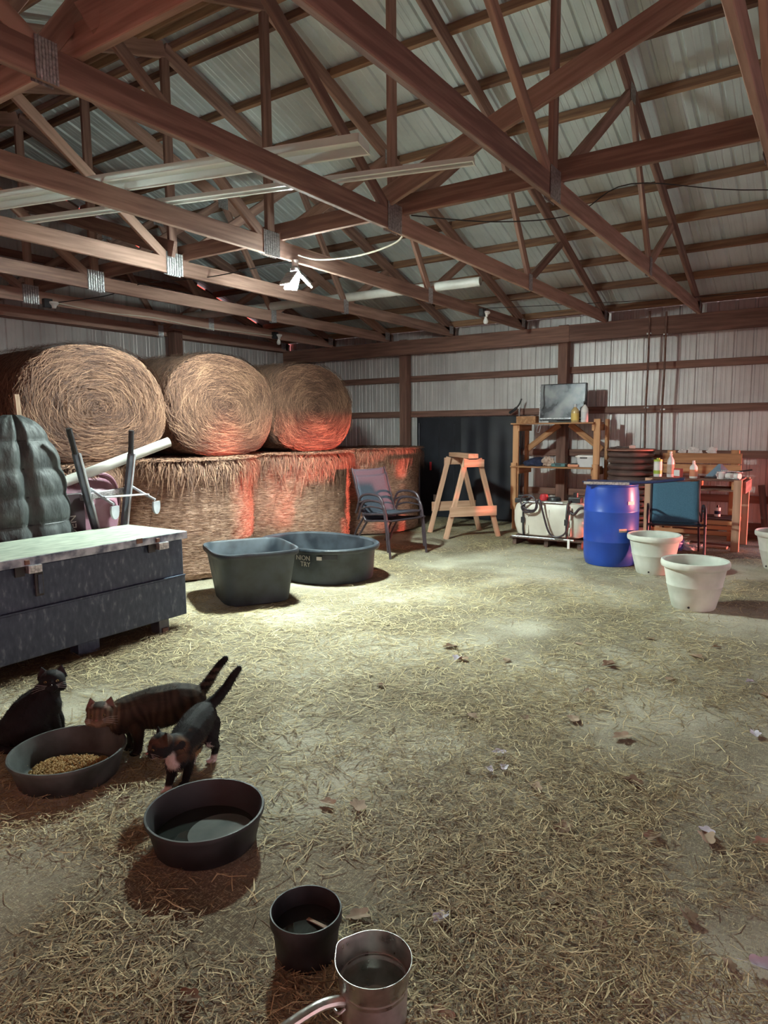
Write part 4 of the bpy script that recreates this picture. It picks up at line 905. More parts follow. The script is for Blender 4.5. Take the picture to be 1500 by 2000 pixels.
me = tarp_mesh(1, 1, 40, 16, sled); o = link('sheet_body', me, M_DKBLUE, sl); md = o.modifiers.new('thickness', 'SOLIDIFY'); md.thickness = 0.006
tube('rolled_edge', [sled(k/30, 0.0) for k in range(31)], 0.008, M_DKBLUE, sl, n=8)
board('aluminium_strip', (-0.40, -0.20, 0.018), (0.06, -0.20, 0.018), 0.03, 0.02, M_GALV, sl)

# ================================================================= CORRUGATED CULVERT with lid
cu = empty('corrugated_culvert', (9.60, 2.335, 0), 0, 'dark corrugated plastic culvert standing on end behind the blue drum', 'pipe')
prof = [(0.24, 0.0)]
for i in range(14):
    z = 0.083*i
    prof += [(0.262, z+0.004), (0.292, z+0.016), (0.302, z+0.032), (0.302, z+0.048), (0.290, z+0.064), (0.262, z+0.076), (0.252, z+0.080)]
lathe('culvert_wall', prof, M_CORR, cu, n=64)
lathe('lid', [(0, 1.165), (0.30, 1.165), (0.318, 1.172), (0.318, 1.185), (0.30, 1.192), (0.15, 1.20), (0, 1.20)], M_CORRLID, cu, n=64)
pk = empty('pink_block', (9.50, 2.30, 1.2), 0.4, 'small pale pink block lying on the culvert lid', 'block'); box('block_body', (0, 0, 0.02), (0.05, 0.08, 0.04), M_PINK, pk, 0.006); box('block_cap', (0, 0.0, 0.043), (0.03, 0.05, 0.008), M_LABELW, pk, 0.002)
meta(lump('dark_rag', (9.53, 2.45, 1.19), (0.07, 0.13, 0.022), M_CORR, None, 21, 0.6), 'dark flattened rag on the culvert lid', 'rag')

# ================================================================= WORKBENCH made of pallets
wk = empty('workbench', (9.3, 1.46, 0), 0, 'rough timber workbench of pallets against the right wall', 'bench')
def Q(x, y, z): return Vector((x-9.3, y-1.46, z))
for i in range(5): board('top_board', Q(9.03+0.135*i, 1.98, 0.845), Q(9.03+0.135*i, 0.93, 0.845), 0.018, 0.125, W_GIRT, wk)
for i in range(4): board('under_board', Q(9.03+0.17*i, 1.96, 0.722), Q(9.03+0.17*i, 0.98, 0.722), 0.018, 0.10, W_GIRT, wk)
for y in (1.93, 1.45, 1.0): board('stringer', Q(9.0, y, 0.783), Q(9.64, y, 0.783), 0.10, 0.05, W_SHELF, wk)
for x, y in ((8.985, 0.955), (9.62, 0.935), (8.985, 1.955), (9.62, 1.955)):
    board('leg', Q(x, y, 0), Q(x, y, 0.852), 0.088, 0.05, W_SAW, wk, up=(0, 1, 0))
board('end_board', Q(9.02, 0.89, 0.76), Q(9.66, 0.89, 0.76), 0.14, 0.03, W_GIRT, wk)
for z in (0.33, 0.20):
    board('lower_rail', Q(9.04, 1.95, z), Q(9.04, 0.96, z), 0.05, 0.03, W_SHELF, wk); board('lower_rail', Q(9.55, 1.95, z), Q(9.55, 0.96, z), 0.05, 0.03, W_SHELF, wk)
for i in range(3): board('lower_shelf_board', Q(9.12+0.17*i, 1.94, 0.365), Q(9.12+0.17*i, 0.97, 0.365), 0.018, 0.13, W_DARK, wk)
ZB = 0.855
bp_ = empty('back_pallet', (9.77, 1.5, 0.9), 0, 'timber pallet boards standing on edge behind the workbench', 'pallet')
board('pallet_board', (0, 0.46, 0.17), (0, -0.49, 0.17), 0.13, 0.022, W_SHELF, bp_); board('pallet_board', (0, 0.46, 0.03), (0, -0.49, 0.03), 0.12, 0.022, W_SHELF, bp_)
board('pallet_block', (0.03, 0.36, -0.9), (0.03, 0.36, 0.27), 0.10, 0.035, W_SHELF, bp_, up=(0, 1, 0)); board('pallet_block', (0.03, -0.41, -0.9), (0.03, -0.41, 0.28), 0.10, 0.035, W_SHELF, bp_, up=(0, 1, 0))
for i, (yy, s) in enumerate(((1.72, 0.030), (1.58, 0.040), (1.52, 0.028), (1.36, 0.036))):
    meta(lump('paper_wad', (9.77, yy, 1.138), (0.02, s*1.4, s*1.2), M_PAPER, None, 30+i, 0.8), ('small white paper wad on the pallet top, beside the tall spray bottle', 'largest white paper wad on the pallet top behind the workbench', 'low paper wad touching the right of the largest wad on the pallet', 'round paper wad alone on the pallet top, over the orange spray bottle')[i], 'paper', 'paper wads on the pallet')
cn = empty('canister', (9.22, 1.905, ZB), 0, 'white and lime canister at the left end of the workbench', 'canister')
lathe('canister_body', [(0, 0), (0.05, 0), (0.05, 0.2), (0, 0.2)], M_CLEAR, cn, n=28); lathe('label', [(0.051, 0.03), (0.051, 0.17)], M_LABELW, cn, n=28); lathe('lid', [(0, 0.235), (0.02, 0.235), (0.025, 0.22), (0.053, 0.218), (0.053, 0.192), (0, 0.192)], M_LIME, cn, n=28); lathe('label_band', [(0.0515, 0.035), (0.0515, 0.08)], M_LIME, cn, n=28)
bottle('spray_bottle', 'tall half-full spray bottle with a white neck on the workbench', (9.18, 1.745, ZB), 0.043, 0.32, M_CLEAR, M_LABELW, spray=True, lab=M_TAN)
rb = empty('small_box', (9.08, 1.635, ZB), -0.5, 'small red and white carton on the workbench', 'box'); box('carton', (0, 0, 0.058), (0.05, 0.10, 0.116), M_LABELR, rb, 0.002); box('carton_label', (-0.0265, 0, 0.062), (0.003, 0.082, 0.075), M_LABELW, rb, 0.0)
bottle('spray_bottle', 'orange and white trigger spray bottle in the middle of the workbench', (9.08, 1.46, ZB), 0.046, 0.215, M_LABELW, M_LABELW, spray=True, lab=M_ORANGE)
sc_ = empty('dust_pan', (9.5, 1.22, ZB), 0.3, 'slate blue sheet metal scoop propped at the back of the workbench', 'scoop')
bm = bmesh.new(); bmesh.ops.create_cone(bm, cap_ends=False, segments=4, radius1=0.17, radius2=0.02, depth=0.16); bmesh.ops.scale(bm, verts=bm.verts, vec=(0.4, 1, 1)); from_bm('scoop_pan', bm, M_SLATE, sc_, loc=(0, 0, 0.08)); tube('scoop_handle', [(0, -0.12, 0.05), (-0.02, -0.36, 0.09)], 0.01, M_BLACK, sc_, n=8)
for i, (xx, yy, lb) in enumerate(((9.12, 1.16, 'white cup on the workbench just left of the two white end caps'), (9.10, 1.05, 'white pipe end cap on the workbench, nearer the middle'), (9.10, 0.975, 'white pipe end cap at the right end of the workbench'))):
    o = empty('white_cup', (xx, yy, ZB), 0.9, lb, 'cup')
    if i == 0: lathe('cup_wall', [(0, 0), (0.04, 0), (0.048, 0.085), (0.044, 0.085), (0.037, 0.006), (0, 0.006)], M_LABELW, o, n=24); tube('cup_handle', smooth_path([(0, 0.045, 0.07), (0, 0.075, 0.055), (0, 0.043, 0.02)], 4), 0.005, M_LABELW, o, n=6)
    else: lathe('cap_face', [(0, -0.03), (0.03, -0.03), (0.037, -0.024), (0.037, 0.05), (0.032, 0.05), (0.032, -0.01), (0, -0.01)], M_LABELW, o, n=28, loc=(0, 0, 0.037), rot=(0, PI/2, 0)); tube('cap_collar', [(0.05, 0, 0.037), (0.10, 0, 0.037)], 0.028, M_CLEAR, o, n=20)
for i, (p0, p1, r, mm, lb) in enumerate((((9.2, 1.40, ZB+0.012), (9.12, 1.15, ZB+0.012), 0.011, M_BLACK, 'black bar lying on the workbench'), ((9.06, 1.12, ZB+0.008), (9.05, 0.95, ZB+0.008), 0.008, M_GALV, 'grey steel strip at the front edge of the workbench'), ((9.20, 1.17, ZB+0.093), (9.16, 0.93, ZB+0.082), 0.008, M_GALV, 'thin metal rod lying across the white end caps'))):
    meta(tube('metal_bar', [p0, p1], r, mm, n=8), lb, 'bar')
meta(tube('metal_bar', [(9.30, 1.30, ZB+0.006), (9.26, 0.95, ZB+0.006)], 0.006, M_BLACK, n=8), 'thin black rod lying behind the white cup and caps on the workbench', 'bar')
# under the bench
bk = empty('grey_bucket', (9.35, 1.86, 0), 0, 'grey-white pail standing under the left end of the workbench', 'bucket')
lathe('pail', [(0, 0), (0.10, 0), (0.115, 0.01), (0.135, 0.30), (0.14, 0.30), (0.14, 0.315), (0.128, 0.315), (0.105, 0.02), (0, 0.02)], M_CLEAR, bk, n=40, loc=(0, 0, 0.385)).location.z = 0.376
bk.location.z = 0.0
bc = empty('small_can', (9.3, 1.20, 0.376), 0, 'white and blue can on the lower shelf of the workbench', 'can'); lathe('can_body', [(0, 0), (0.035, 0), (0.035, 0.11), (0, 0.11)], M_LABELW, bc, n=20); lathe('can_band', [(0.0355, 0.03), (0.0355, 0.07)], M_NAVY, bc, n=20); lathe('nozzle', [(0, 0.14), (0.01, 0.14), (0.014, 0.11), (0, 0.11)], M_BLACK, bc, n=12)
meta(lump('blue_tarp_heap', (8.74, 1.70, 0), (0.16, 0.20, 0.11), M_BTARP, None, 51, 0.5), 'crumpled blue tarp on the dirt behind the middle planter', 'tarp')
for i, (x, y, s) in enumerate(((8.85, 1.46, 0.075), (8.98, 1.38, 0.06), (9.05, 1.52, 0.055))):
    meta(lump('white_rag', (x, y, 0), (s, s*1.5, s*0.6), M_PAPER, None, 60+i, 0.8), ('white rag heap on the dirt under the workbench, nearest the blue tarp', 'white rag on the dirt under the workbench, behind the chair leg', 'small white rag farthest under the workbench')[i], 'rag')
for i, (p0, p1, lb) in enumerate((((9.2, 1.55, 0.018), (9.12, 1.05, 0.018), 'flat grey lath on the dirt under the workbench'), ((9.35, 1.5, 0.018), (9.3, 1.02, 0.018), 'brown lath on the dirt at the back of the workbench'))):
    meta(board('lath', p0, p1, 0.03, 0.07, W_PALE if i == 0 else W_DARK), lb, 'lath')
lb_ = board('leaning_board', (9.95, 0.70, 0.0), (10.1, 0.80, 0.72), 0.08, 0.022, W_DARK, up=(0, 1, 0)); meta(lb_, 'dark board leaning on the wall right of the workbench', 'board')
gs = empty('gas_cylinder', (9.62, 0.60, 0), 0, 'small dark cylinder with a rounded top in the corner right of the workbench', 'cylinder')
lathe('shell', [(0, 0), (0.055, 0), (0.06, 0.02), (0.06, 0.30), (0.045, 0.345), (0.02, 0.36), (0, 0.36)], M_DKSTEEL, gs, n=28); lathe('valve', [(0, 0.40), (0.016, 0.40), (0.018, 0.36), (0, 0.355)], M_GALV, gs, n=16)

# ================================================================= WHITE PLANTERS
def planter(label, loc, rz):
    t = empty('white_planter', loc, rz, label, 'planter', 'white planters'); r = 0.265; h = 0.40
    lathe('pot_wall', [(0, 0), (r*0.60, 0), (r*0.635, 0.012), (r*0.74, 0.12), (r*0.80, 0.19), (r*0.812, 0.195), (r*0.815, 0.203), (r*0.81, 0.208), (r*0.88, 0.31), (r*0.90, 0.335), (r*0.915, 0.338), (r*0.93, 0.35)], M_POT, t, n=72)
    lathe('rim', [(r*0.92, 0.348), (r*0.985, 0.35), (r*1.0, 0.362), (r*1.0, 0.385), (r*0.985, 0.398), (r*0.96, 0.402), (r*0.90, 0.395), (r*0.87, 0.36)], M_POT, t, n=72)
    lathe('inner_wall', [(r*0.87, 0.36), (r*0.78, 0.20), (r*0.62, 0.03), (r*0.58, 0.02), (0, 0.02)], M_POT, t, n=72)
    for a in (0.3, 2.4, 4.5): lathe('drain_hole', [(0, -0.002), (0.009, -0.002), (0.009, 0.004), (0, 0.004)], M_BLACK, t, n=12, loc=(r*0.665*math.cos(a), r*0.665*math.sin(a), 0.035), rot=(0, PI/2, a))
    return t
p1_ = planter('nearest of the white planters, greenish in lamp light with a drain hole', (6.03, 0.925, 0), math.radians(-80))
for lb, lc, rz in (('white planter tucked between the blue drum and the blue chair', (7.28, 1.51, 0), 0.7), ('white planter cut by the right edge of the picture', (8.15, 0.42, 0), 2.0)):
    c = copy_tree(p1_); c.location = lc; c.rotation_euler = (0, 0, rz); c['label'] = lb

# ================================================================= FEED PANS, BUCKET, SAUCEPAN
def pan(name, label, loc, r, h, m, rz=0.0, cat='pan'):
    t = empty(name, loc, rz, label, cat)
    lathe('pan_wall', [(0, 0), (r*0.83, 0), (r*0.87, 0.008), (r*0.985, h-0.018), (r*1.02, h-0.016), (r*1.03, h-0.008), (r*1.02, h), (r*0.985, h), (r*0.965, h-0.008), (r*0.85, 0.018), (r*0.82, 0.010), (0, 0.010)], m, t, n=80)
    return t
M_PANG = mat('grey_worn_rubber', (0.022, 0.027, 0.026), (0.075, 0.086, 0.083), rough=0.6, scale=8, bump=0.1)
fp = pan('feed_pan', 'round black rubber feed pan heaped with brown cat kibble, by the black cat', (1.60, 2.73, 0), 0.235, 0.125, M_PANG)
rs = np.random.default_rng(9)
def kib_h(x, y): return 0.012+0.030*np.clip(1-((x+0.0)**2/0.034+(y+0.0)**2/0.034), 0, 1)**0.7
N = 2600; r_ = 0.2*np.sqrt(rs.random(N)); a = rs.uniform(0, 2*PI, N); kx = r_*np.cos(a)*0.95+0.015; ky = r_*np.sin(a)*0.95-0.015
keep = (kx**2+ky**2 < 0.188**2) & (kx*0.83+ky*0.55 < 0.11); kx, ky = kx[keep], ky[keep]; kz = kib_h(kx, ky)+rs.uniform(0, 0.006, len(kx))
bm = bmesh.new(); bmesh.ops.create_icosphere(bm, subdivisions=1, radius=0.0058); bv = np.array([v.co for v in bm.verts]); bf = np.array([[v.index for v in f.verts] for f in bm.faces]); bm.free()
sq = rs.uniform(0.7, 1.25, (len(kx), 1, 3)); V = bv[None]*sq+np.stack([kx, ky, kz], -1)[:, None]; Fk = bf[None]+np.arange(len(kx))[:, None, None]*len(bv)
me = bpy.data.meshes.new('kibble'); me.from_pydata(V.reshape(-1, 3).tolist(), [], Fk.reshape(-1, 3).tolist()); me.update()
ko = link('kibble', me, M_KIB, None, (1.60, 2.73, 0.0)); meta(ko, 'heap of small brown cat kibble lying in the feed pan', 'cat food', kind='stuff')
wp = pan('water_pan', 'round black rubber pan with a little water, in front of the calico cat', (1.59, 1.85, 0), 0.208, 0.13, M_RUBBER)
lathe('water', [(0, 0.035), (0.206*0.87, 0.035)], M_WATER, wp, n=60)
M_WETFLOOR = mat('wet_pan_floor', (0.10, 0.12, 0.115), (0.17, 0.19, 0.18), rough=0.12, scale=6, spec=0.8)
lathe('wet_floor', [(0, 0.037), (0.118, 0.037)], M_WETFLOOR, wp, n=48, loc=(0.03, -0.045, 0))
bkt = empty('water_bowl', (1.372, 1.19, 0), 0, 'deep black rubber bowl of dark water with a wooden stick, in the foreground', 'bowl')
R = 0.103
lathe('bowl_wall', [(0, 0), (R*0.80, 0), (R*0.84, 0.008), (R*0.93, 0.105), (R*0.99, 0.107), (R*1.0, 0.112), (R*1.0, 0.135), (R*0.985, 0.14), (R*0.95, 0.14), (R*0.93, 0.13), (R*0.82, 0.02), (0, 0.015)], M_RUBBER, bkt, n=72)
lathe('water', [(0, 0.085), (R*0.885, 0.085)], M_WATER, bkt, n=60)
sw = board('stir_stick', gz(601, 1794, 0.088), gz(646, 1816, 0.096), 0.003, 0.013, W_PALE); meta(sw, 'flat pale wooden stick resting in the black water bowl', 'stick')
pn = empty('saucepan', (1.298, 0.905, 0), math.radians(152), 'steel saucepan of water with a pouring lip, at the bottom of the picture', 'saucepan')
R = 0.097
def spout(a, r):
    q = r
    if r > R*0.965:
        d_ = math.atan2(math.sin(a+1.05), math.cos(a+1.05)); q = r*(1+0.11*math.exp(-(d_/0.26)**2))
    return q*math.cos(a), q*math.sin(a)
lathe('steel_bowl', [(R*0.86, 0.106), (R*0.90, 0.108), (R*0.955, 0.135), (R*1.0, 0.160), (R*1.014, 0.165), (R*1.012, 0.168), (R*0.995, 0.168), (R*0.985, 0.162), (R*0.94, 0.135), (R*0.90, 0.105), (R*0.86, 0.075), (R*0.78, 0.045), (R*0.6, 0.022), (R*0.3, 0.013), (0, 0.012)], M_STEEL, pn, n=80, fn=spout)
lathe('outer_pot', [(0, 0), (R*0.82, 0), (R*0.86, 0.008), (R*0.885, 0.10), (R*0.905, 0.104), (R*0.905, 0.11), (R*0.86, 0.112)], M_ALUM, pn, n=72)
M_CLEARW = mat('clear_water', (0.95, 0.98, 0.97), rough=0.0, trans=1.0); M_CLEARW.node_tree.nodes['Principled BSDF'].inputs['IOR'].default_value = 1.33
lathe('water', [(0, 0.07), (R*0.845, 0.07)], M_CLEARW, pn, n=60)
hb = bmesh.new()
pts = smooth_path([(R*0.88, 0, 0.085), (R*1.15, 0, 0.095), (R*1.6, 0, 0.10), (R*2.4, 0, 0.085), (R*2.9, 0, 0.07)], 4)
bm_tube(hb, pts, 0.012, 10); bmesh.ops.scale(hb, verts=hb.verts, vec=(1, 1.2, 1))
from_bm('handle', hb, M_STEEL, pn, smooth=True)
tube('rivet_bracket', smooth_path([(R*0.9, 0.012, 0.075), (R*1.08, 0.012, 0.07), (R*1.1, -0.012, 0.07), (R*0.9, -0.012, 0.075)], 4), 0.004, M_ALUM, pn, n=8)

# ================================================================= CATS
def limb(bm, pts, radii, flat=None):
    pts = [Vector(p) for p in pts]
    for (p, q), (a, b) in zip(zip(pts, pts[1:]), zip(radii, radii[1:])):
        L_ = (q-p).length; k = max(2, int(L_/0.010))
        for i in range(k+1):
            t = i/k; r = a+(b-a)*t
            s = bmesh.ops.create_icosphere(bm, subdivisions=2, radius=1.0)['verts']
            M = Matrix.Translation(p+(q-p)*t)@Matrix.Diagonal((r, r, r, 1)); bmesh.ops.transform(bm, matrix=M, verts=s)
def blob(bm, c, s, rot=None):
    v = bmesh.ops.create_icosphere(bm, subdivisions=3, radius=1.0)['verts']
    M = Matrix.Translation(c)@(rot.to_4x4() if rot is not None else Matrix.Identity(4))@Matrix.Diagonal((*s, 1)); bmesh.ops.transform(bm, matrix=M, verts=v)
def head(bm, c, yaw, pitch, k=1.0):
    """head at c looking along yaw (0 = -Y toward viewer, positive = viewer's right), returns transform"""
    c = Vector(c); Rm = Matrix.Rotation(yaw, 3, 'Z')@Matrix.Rotation(pitch, 3, 'X')
    def T(x, y, z): return c+Rm@Vector((x*k, y*k, z*k))
    blob(bm, T(0, 0, 0.002), (0.050*k, 0.050*k, 0.049*k), Rm); blob(bm, T(0, -0.014, 0.016), (0.036*k, 0.034*k, 0.030*k), Rm)
    blob(bm, T(0, -0.032, -0.014), (0.025*k, 0.026*k, 0.020*k), Rm)      # muzzle
    blob(bm, T(0.014, -0.045, -0.019), (0.013*k, 0.012*k, 0.012*k), Rm); blob(bm, T(-0.014, -0.045, -0.019), (0.013*k, 0.012*k, 0.012*k), Rm)
    blob(bm, T(0, -0.042, -0.030), (0.014*k, 0.014*k, 0.010*k), Rm)      # chin
    blob(bm, T(0, -0.038, 0.003), (0.010*k, 0.020*k, 0.012*k), Rm)       # nose bridge
    for s in (-1, 1):
        blob(bm, T(s*0.032, -0.012, -0.018), (0.022*k, 0.022*k, 0.020*k), Rm)   # cheeks
        for i in range(9):                                                # ears
            t = i/8; w_ = 0.026*(1-t**1.4)+0.003
            blob(bm, T(s*(0.029+0.008*t), 0.004+0.004*t, 0.024+0.036*t), (w_*k, 0.0065*k, 0.008*k), Rm@Matrix.Rotation(s*0.25, 3, 'Y'))
    return T, Rm
def finish_cat(t, bm, colfn, fur_n, seed, T, Rm, k, eyes=True, fur_len=0.011, whisk=True):
    me = bpy.data.meshes.new('raw'); bm.to_mesh(me); bm.free()
    o = bpy.data.objects.new('raw', me); COL.objects.link(o)
    md = o.modifiers.new('r', 'REMESH'); md.mode = 'VOXEL'; md.voxel_size = 0.0042
    sm = o.modifiers.new('s', 'SMOOTH'); sm.factor = 0.6; sm.iterations = 5
    dg = bpy.context.evaluated_depsgraph_get(); dg.update(); body = bpy.data.meshes.new_from_object(o.evaluated_get(dg))
    bpy.data.objects.remove(o); bpy.data.meshes.remove(me); body.name = 'body'
    nv = len(body.vertices); V = np.empty(nv*3, np.float32); body.vertices.foreach_get('co', V); V = V.reshape(-1, 3).astype(float)
    Nn = np.empty(nv*3, np.float32); body.vertices.foreach_get('normal', Nn); Nn = Nn.reshape(-1, 3).astype(float)
    hc = np.array(T(0, 0, 0)); loc = (V-hc)@np.array(Rm)/k     # head-space coordinates
    C = colfn(V, loc)
    a = body.attributes.new('col', 'FLOAT_COLOR', 'POINT'); c4 = np.ones((nv, 4)); c4[:, :3] = C; a.data.foreach_set('color', c4.astype(np.float32).ravel())
    body.polygons.foreach_set('use_smooth', [True]*len(body.polygons)); body.materials.clear(); link('body', body, M_FUR, t)
    rs = np.random.default_rng(seed); idx = rs.integers(0, nv, fur_n); p = V[idx]+rs.normal(0, 0.0015, (fur_n, 3)); nr = Nn[idx]
    hd = np.linalg.norm(loc[idx], axis=1) < 0.075
    flow = t.get('flow_', None); fl = np.tile(np.array([0.6, 0.25, -0.75]), (fur_n, 1))
    fl = fl-nr*(fl*nr).sum(1, keepdims=True); ln = np.where(hd, 0.006, fur_len)*rs.uniform(0.6, 1.3, fur_n)*np.clip(p[:, 2]/0.05, 0.25, 1)
    d1 = unit(fl*0.9+nr*0.22+rs.normal(0, 0.18, (fur_n, 3)))*ln[:, None]
    pts = np.stack([p-nr*0.001, p+d1*0.55, p+d1-np.array([0, 0, 0.2])*ln[:, None]], 1); pts[:, :, 2] = np.maximum(pts[:, :, 2], 0.001)
    sv = unit(np.cross(d1, nr)+1e-6)*0.0007
    fo = ribbons('fur', pts, sv, None, M_FUR, t, cols=np.clip(C[idx]*rs.uniform(0.75, 1.3, (fur_n, 1)), 0, 1)); fo['kind'] = 'stuff'
    for s in (-1, 1) if eyes else ():
        e = lathe('eye', [(0, -0.0085), (0.006, -0.006), (0.0085, 0), (0.006, 0.006), (0, 0.0085)], M_EYE, t, n=16, loc=T(s*0.021, -0.0425, 0.006))
        e.rotation_euler = (Rm@Matrix.Rotation(s*0.35, 3, 'Z')@Matrix.Rotation(PI/2, 3, 'X')).to_euler(); e.scale = (0.85*k, 0.62*k, 0.5*k)
        bmp = bmesh.new(); bmesh.ops.create_uvsphere(bmp, u_segments=10, v_segments=6, radius=0.004*k)
        pp = from_bm('pupil', bmp, M_PUPIL, t, smooth=True, loc=T(s*0.0225, -0.0463, 0.006)); pp.scale = (0.55, 0.6, 0.95)
    bmn = bmesh.new(); bmesh.ops.create_uvsphere(bmn, u_segments=10, v_segments=6, radius=0.0058*k); from_bm('nose', bmn, M_NOSE if t['nose'] else M_PUPIL, t, smooth=True, loc=T(0, -0.0605, -0.010)).scale = (1, 0.7, 0.75)
    del t['nose']
    if whisk:
        bmw = bmesh.new()
        for s in (-1, 1):
            for j in range(4):
                bm_tube(bmw, [T(s*0.016, -0.052, -0.018+0.003*j), T(s*0.045, -0.050, -0.022+0.007*j), T(s*0.072, -0.040, -0.032+0.010*j)], [0.00045, 0.0004, 0.0002], 4)
        from_bm('whiskers', bmw, M_WHISK, t)
    return t
def cat(label, loc, rz, nose=True):
    t = empty('cat', loc, rz, label, 'cat'); t['nose'] = nose; return t
def lerp(a, b, f): return a*(1-f[:, None])+np.array(b)*f[:, None]
VIEW_RZ = math.radians(-34)      # local X runs to the viewer's right where the cats are

# black cat sitting, body turned right, looking at the viewer
t = cat('all-black cat sitting behind the feed pan, looking at the viewer', (1.692, 3.165, 0), VIEW_RZ, False)
bm = bmesh.new()
limb(bm, [(-0.035, 0.0, 0.10), (0.0, 0.0, 0.15), (0.045, 0.0, 0.20), (0.07, 0.0, 0.255)], [0.108, 0.105, 0.082, 0.058])
blob(bm, (-0.05, 0, 0.085), (0.115, 0.10, 0.085)); blob(bm, (0.005, -0.055, 0.075), (0.075, 0.045, 0.07)); blob(bm, (0.0, 0.06, 0.07), (0.07, 0.04, 0.065))
blob(bm, (0.075, -0.012, 0.185), (0.055, 0.062, 0.07))
for yy, dx in ((-0.032, 0.0), (0.03, 0.012)):
    limb(bm, [(0.075, yy, 0.17), (0.098+dx, yy, 0.09), (0.10+dx, yy, 0.03)], [0.036, 0.025, 0.021]); blob(bm, (0.115+dx, yy-0.006, 0.014), (0.028, 0.020, 0.014))
for yy in (-0.085, 0.085): blob(bm, (0.055, yy, 0.015), (0.05, 0.024, 0.016))
limb(bm, [(-0.13, 0.02, 0.03), (-0.15, -0.05, 0.02), (-0.09, -0.105, 0.018), (0.0, -0.125, 0.016)], [0.022, 0.02, 0.018, 0.013])
T, Rm = head(bm, (0.093, -0.012, 0.295), 0.0, -0.26, 1.2)
def c_black(V, hl):
    n_ = vnoise(V, 30, 2)[:, None]; C = np.array([[0.006, 0.006, 0.007]])*(0.7+0.8*n_)
    ear = (np.abs(hl[:, 0]) > 0.018) & (hl[:, 2] > 0.03) & (hl[:, 1] < 0.004); C[ear] = C[ear]*2.0+[0.012, 0.005, 0.005]
    return C
finish_cat(t, bm, c_black, 9000, 1, T, Rm, 1.2)

# brown tabby standing, body to the right, face toward the viewer's left
t = cat('brown tabby cat standing with its head over the feed pan, tail raised', (1.905, 2.66, 0), VIEW_RZ)
bm = bmesh.new()
limb(bm, [(-0.055, -0.01, 0.205), (0.0, 0.0, 0.205), (0.08, 0.0, 0.215), (0.17, 0.01, 0.215), (0.245, 0.02, 0.205)], [0.070, 0.082, 0.088, 0.090, 0.080])
blob(bm, (0.10, 0.0, 0.185), (0.14, 0.080, 0.085)); blob(bm, (0.24, -0.035, 0.16), (0.06, 0.045, 0.085)); blob(bm, (0.24, 0.06, 0.16), (0.06, 0.045, 0.085))
limb(bm, [(-0.05, -0.01, 0.20), (-0.10, -0.025, 0.205), (-0.13, -0.035, 0.215)], [0.068, 0.055, 0.048]); blob(bm, (-0.07, -0.01, 0.165), (0.055, 0.06, 0.06))
for yy, xx in ((-0.035, -0.005), (0.035, -0.03)):
    limb(bm, [(xx, yy, 0.16), (xx+0.005, yy, 0.08), (xx, yy, 0.025)], [0.040, 0.026, 0.021]); blob(bm, (xx-0.012, yy-0.006, 0.014), (0.028, 0.021, 0.014))
for yy in (-0.035, 0.065):
    limb(bm, [(0.25, yy, 0.15), (0.235, yy, 0.10), (0.285, yy, 0.065), (0.275, yy, 0.02)], [0.05, 0.036, 0.022, 0.019]); blob(bm, (0.26, yy, 0.014), (0.030, 0.020, 0.014))
limb(bm, [(0.30, 0.03, 0.24), (0.335, 0.035, 0.275), (0.368, 0.04, 0.32), (0.402, 0.045, 0.358), (0.424, 0.045, 0.378)], [0.030, 0.025, 0.021, 0.019, 0.016])
T, Rm = head(bm, (-0.155, -0.05, 0.228), -0.22, -0.22, 1.18)
def c_tabby(V, hl):
    n1 = vnoise(V*[1.0, 1, 0.45], 36, 4); st = 0.5+0.5*np.sin(V[:, 0]*150+16*vnoise(V*[1, 1, 0.6], 13, 6)+V[:, 2]*30)
    C = lerp(np.tile(np.array([0.018, 0.014, 0.010]), (len(V), 1)), (0.075, 0.052, 0.032), np.clip(st*0.45+0.8*n1-0.32, 0, 1))
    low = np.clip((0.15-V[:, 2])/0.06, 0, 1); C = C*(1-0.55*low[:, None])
    hd = np.linalg.norm(hl, axis=1) < 0.085
    stripe = 0.5+0.5*np.sin(np.abs(hl[:, 0])*380+1.0)
    f = np.clip(stripe*0.8+0.2, 0, 1); Hc = lerp(np.tile(np.array([0.040, 0.028, 0.018]), (len(V), 1)), (0.14, 0.092, 0.056), f)
    muz = np.clip((-0.004-hl[:, 2])/0.02, 0, 1)*(hl[:, 1] < -0.015); Hc = lerp(Hc, (0.19, 0.13, 0.085), muz)
    top = np.clip((hl[:, 2]-0.022)/0.015, 0, 1)*(np.abs(hl[:, 0]) < 0.022); Hc = lerp(Hc, (0.03, 0.02, 0.014), top)
    ear = (np.abs(hl[:, 0]) > 0.02) & (hl[:, 2] > 0.03) & (hl[:, 1] < 0.004); Hc[ear] = [0.17, 0.10, 0.08]
    w_ = np.clip((0.085-np.linalg.norm(hl, axis=1))/0.02, 0, 1); C = C*(1-w_[:, None])+Hc*w_[:, None]
    tail = (V[:, 2] > 0.25) & (V[:, 0] > 0.29); C[tail] = np.where((np.sin(V[tail][:, 2]*210) > 0.1)[:, None], [0.05, 0.038, 0.028], [0.008, 0.007, 0.006]); C[(V[:, 2] > 0.35) & (V[:, 0] > 0.29)] = [0.005, 0.005, 0.005]
    return C
finish_cat(t, bm, c_tabby, 9000, 2, T, Rm, 1.18)

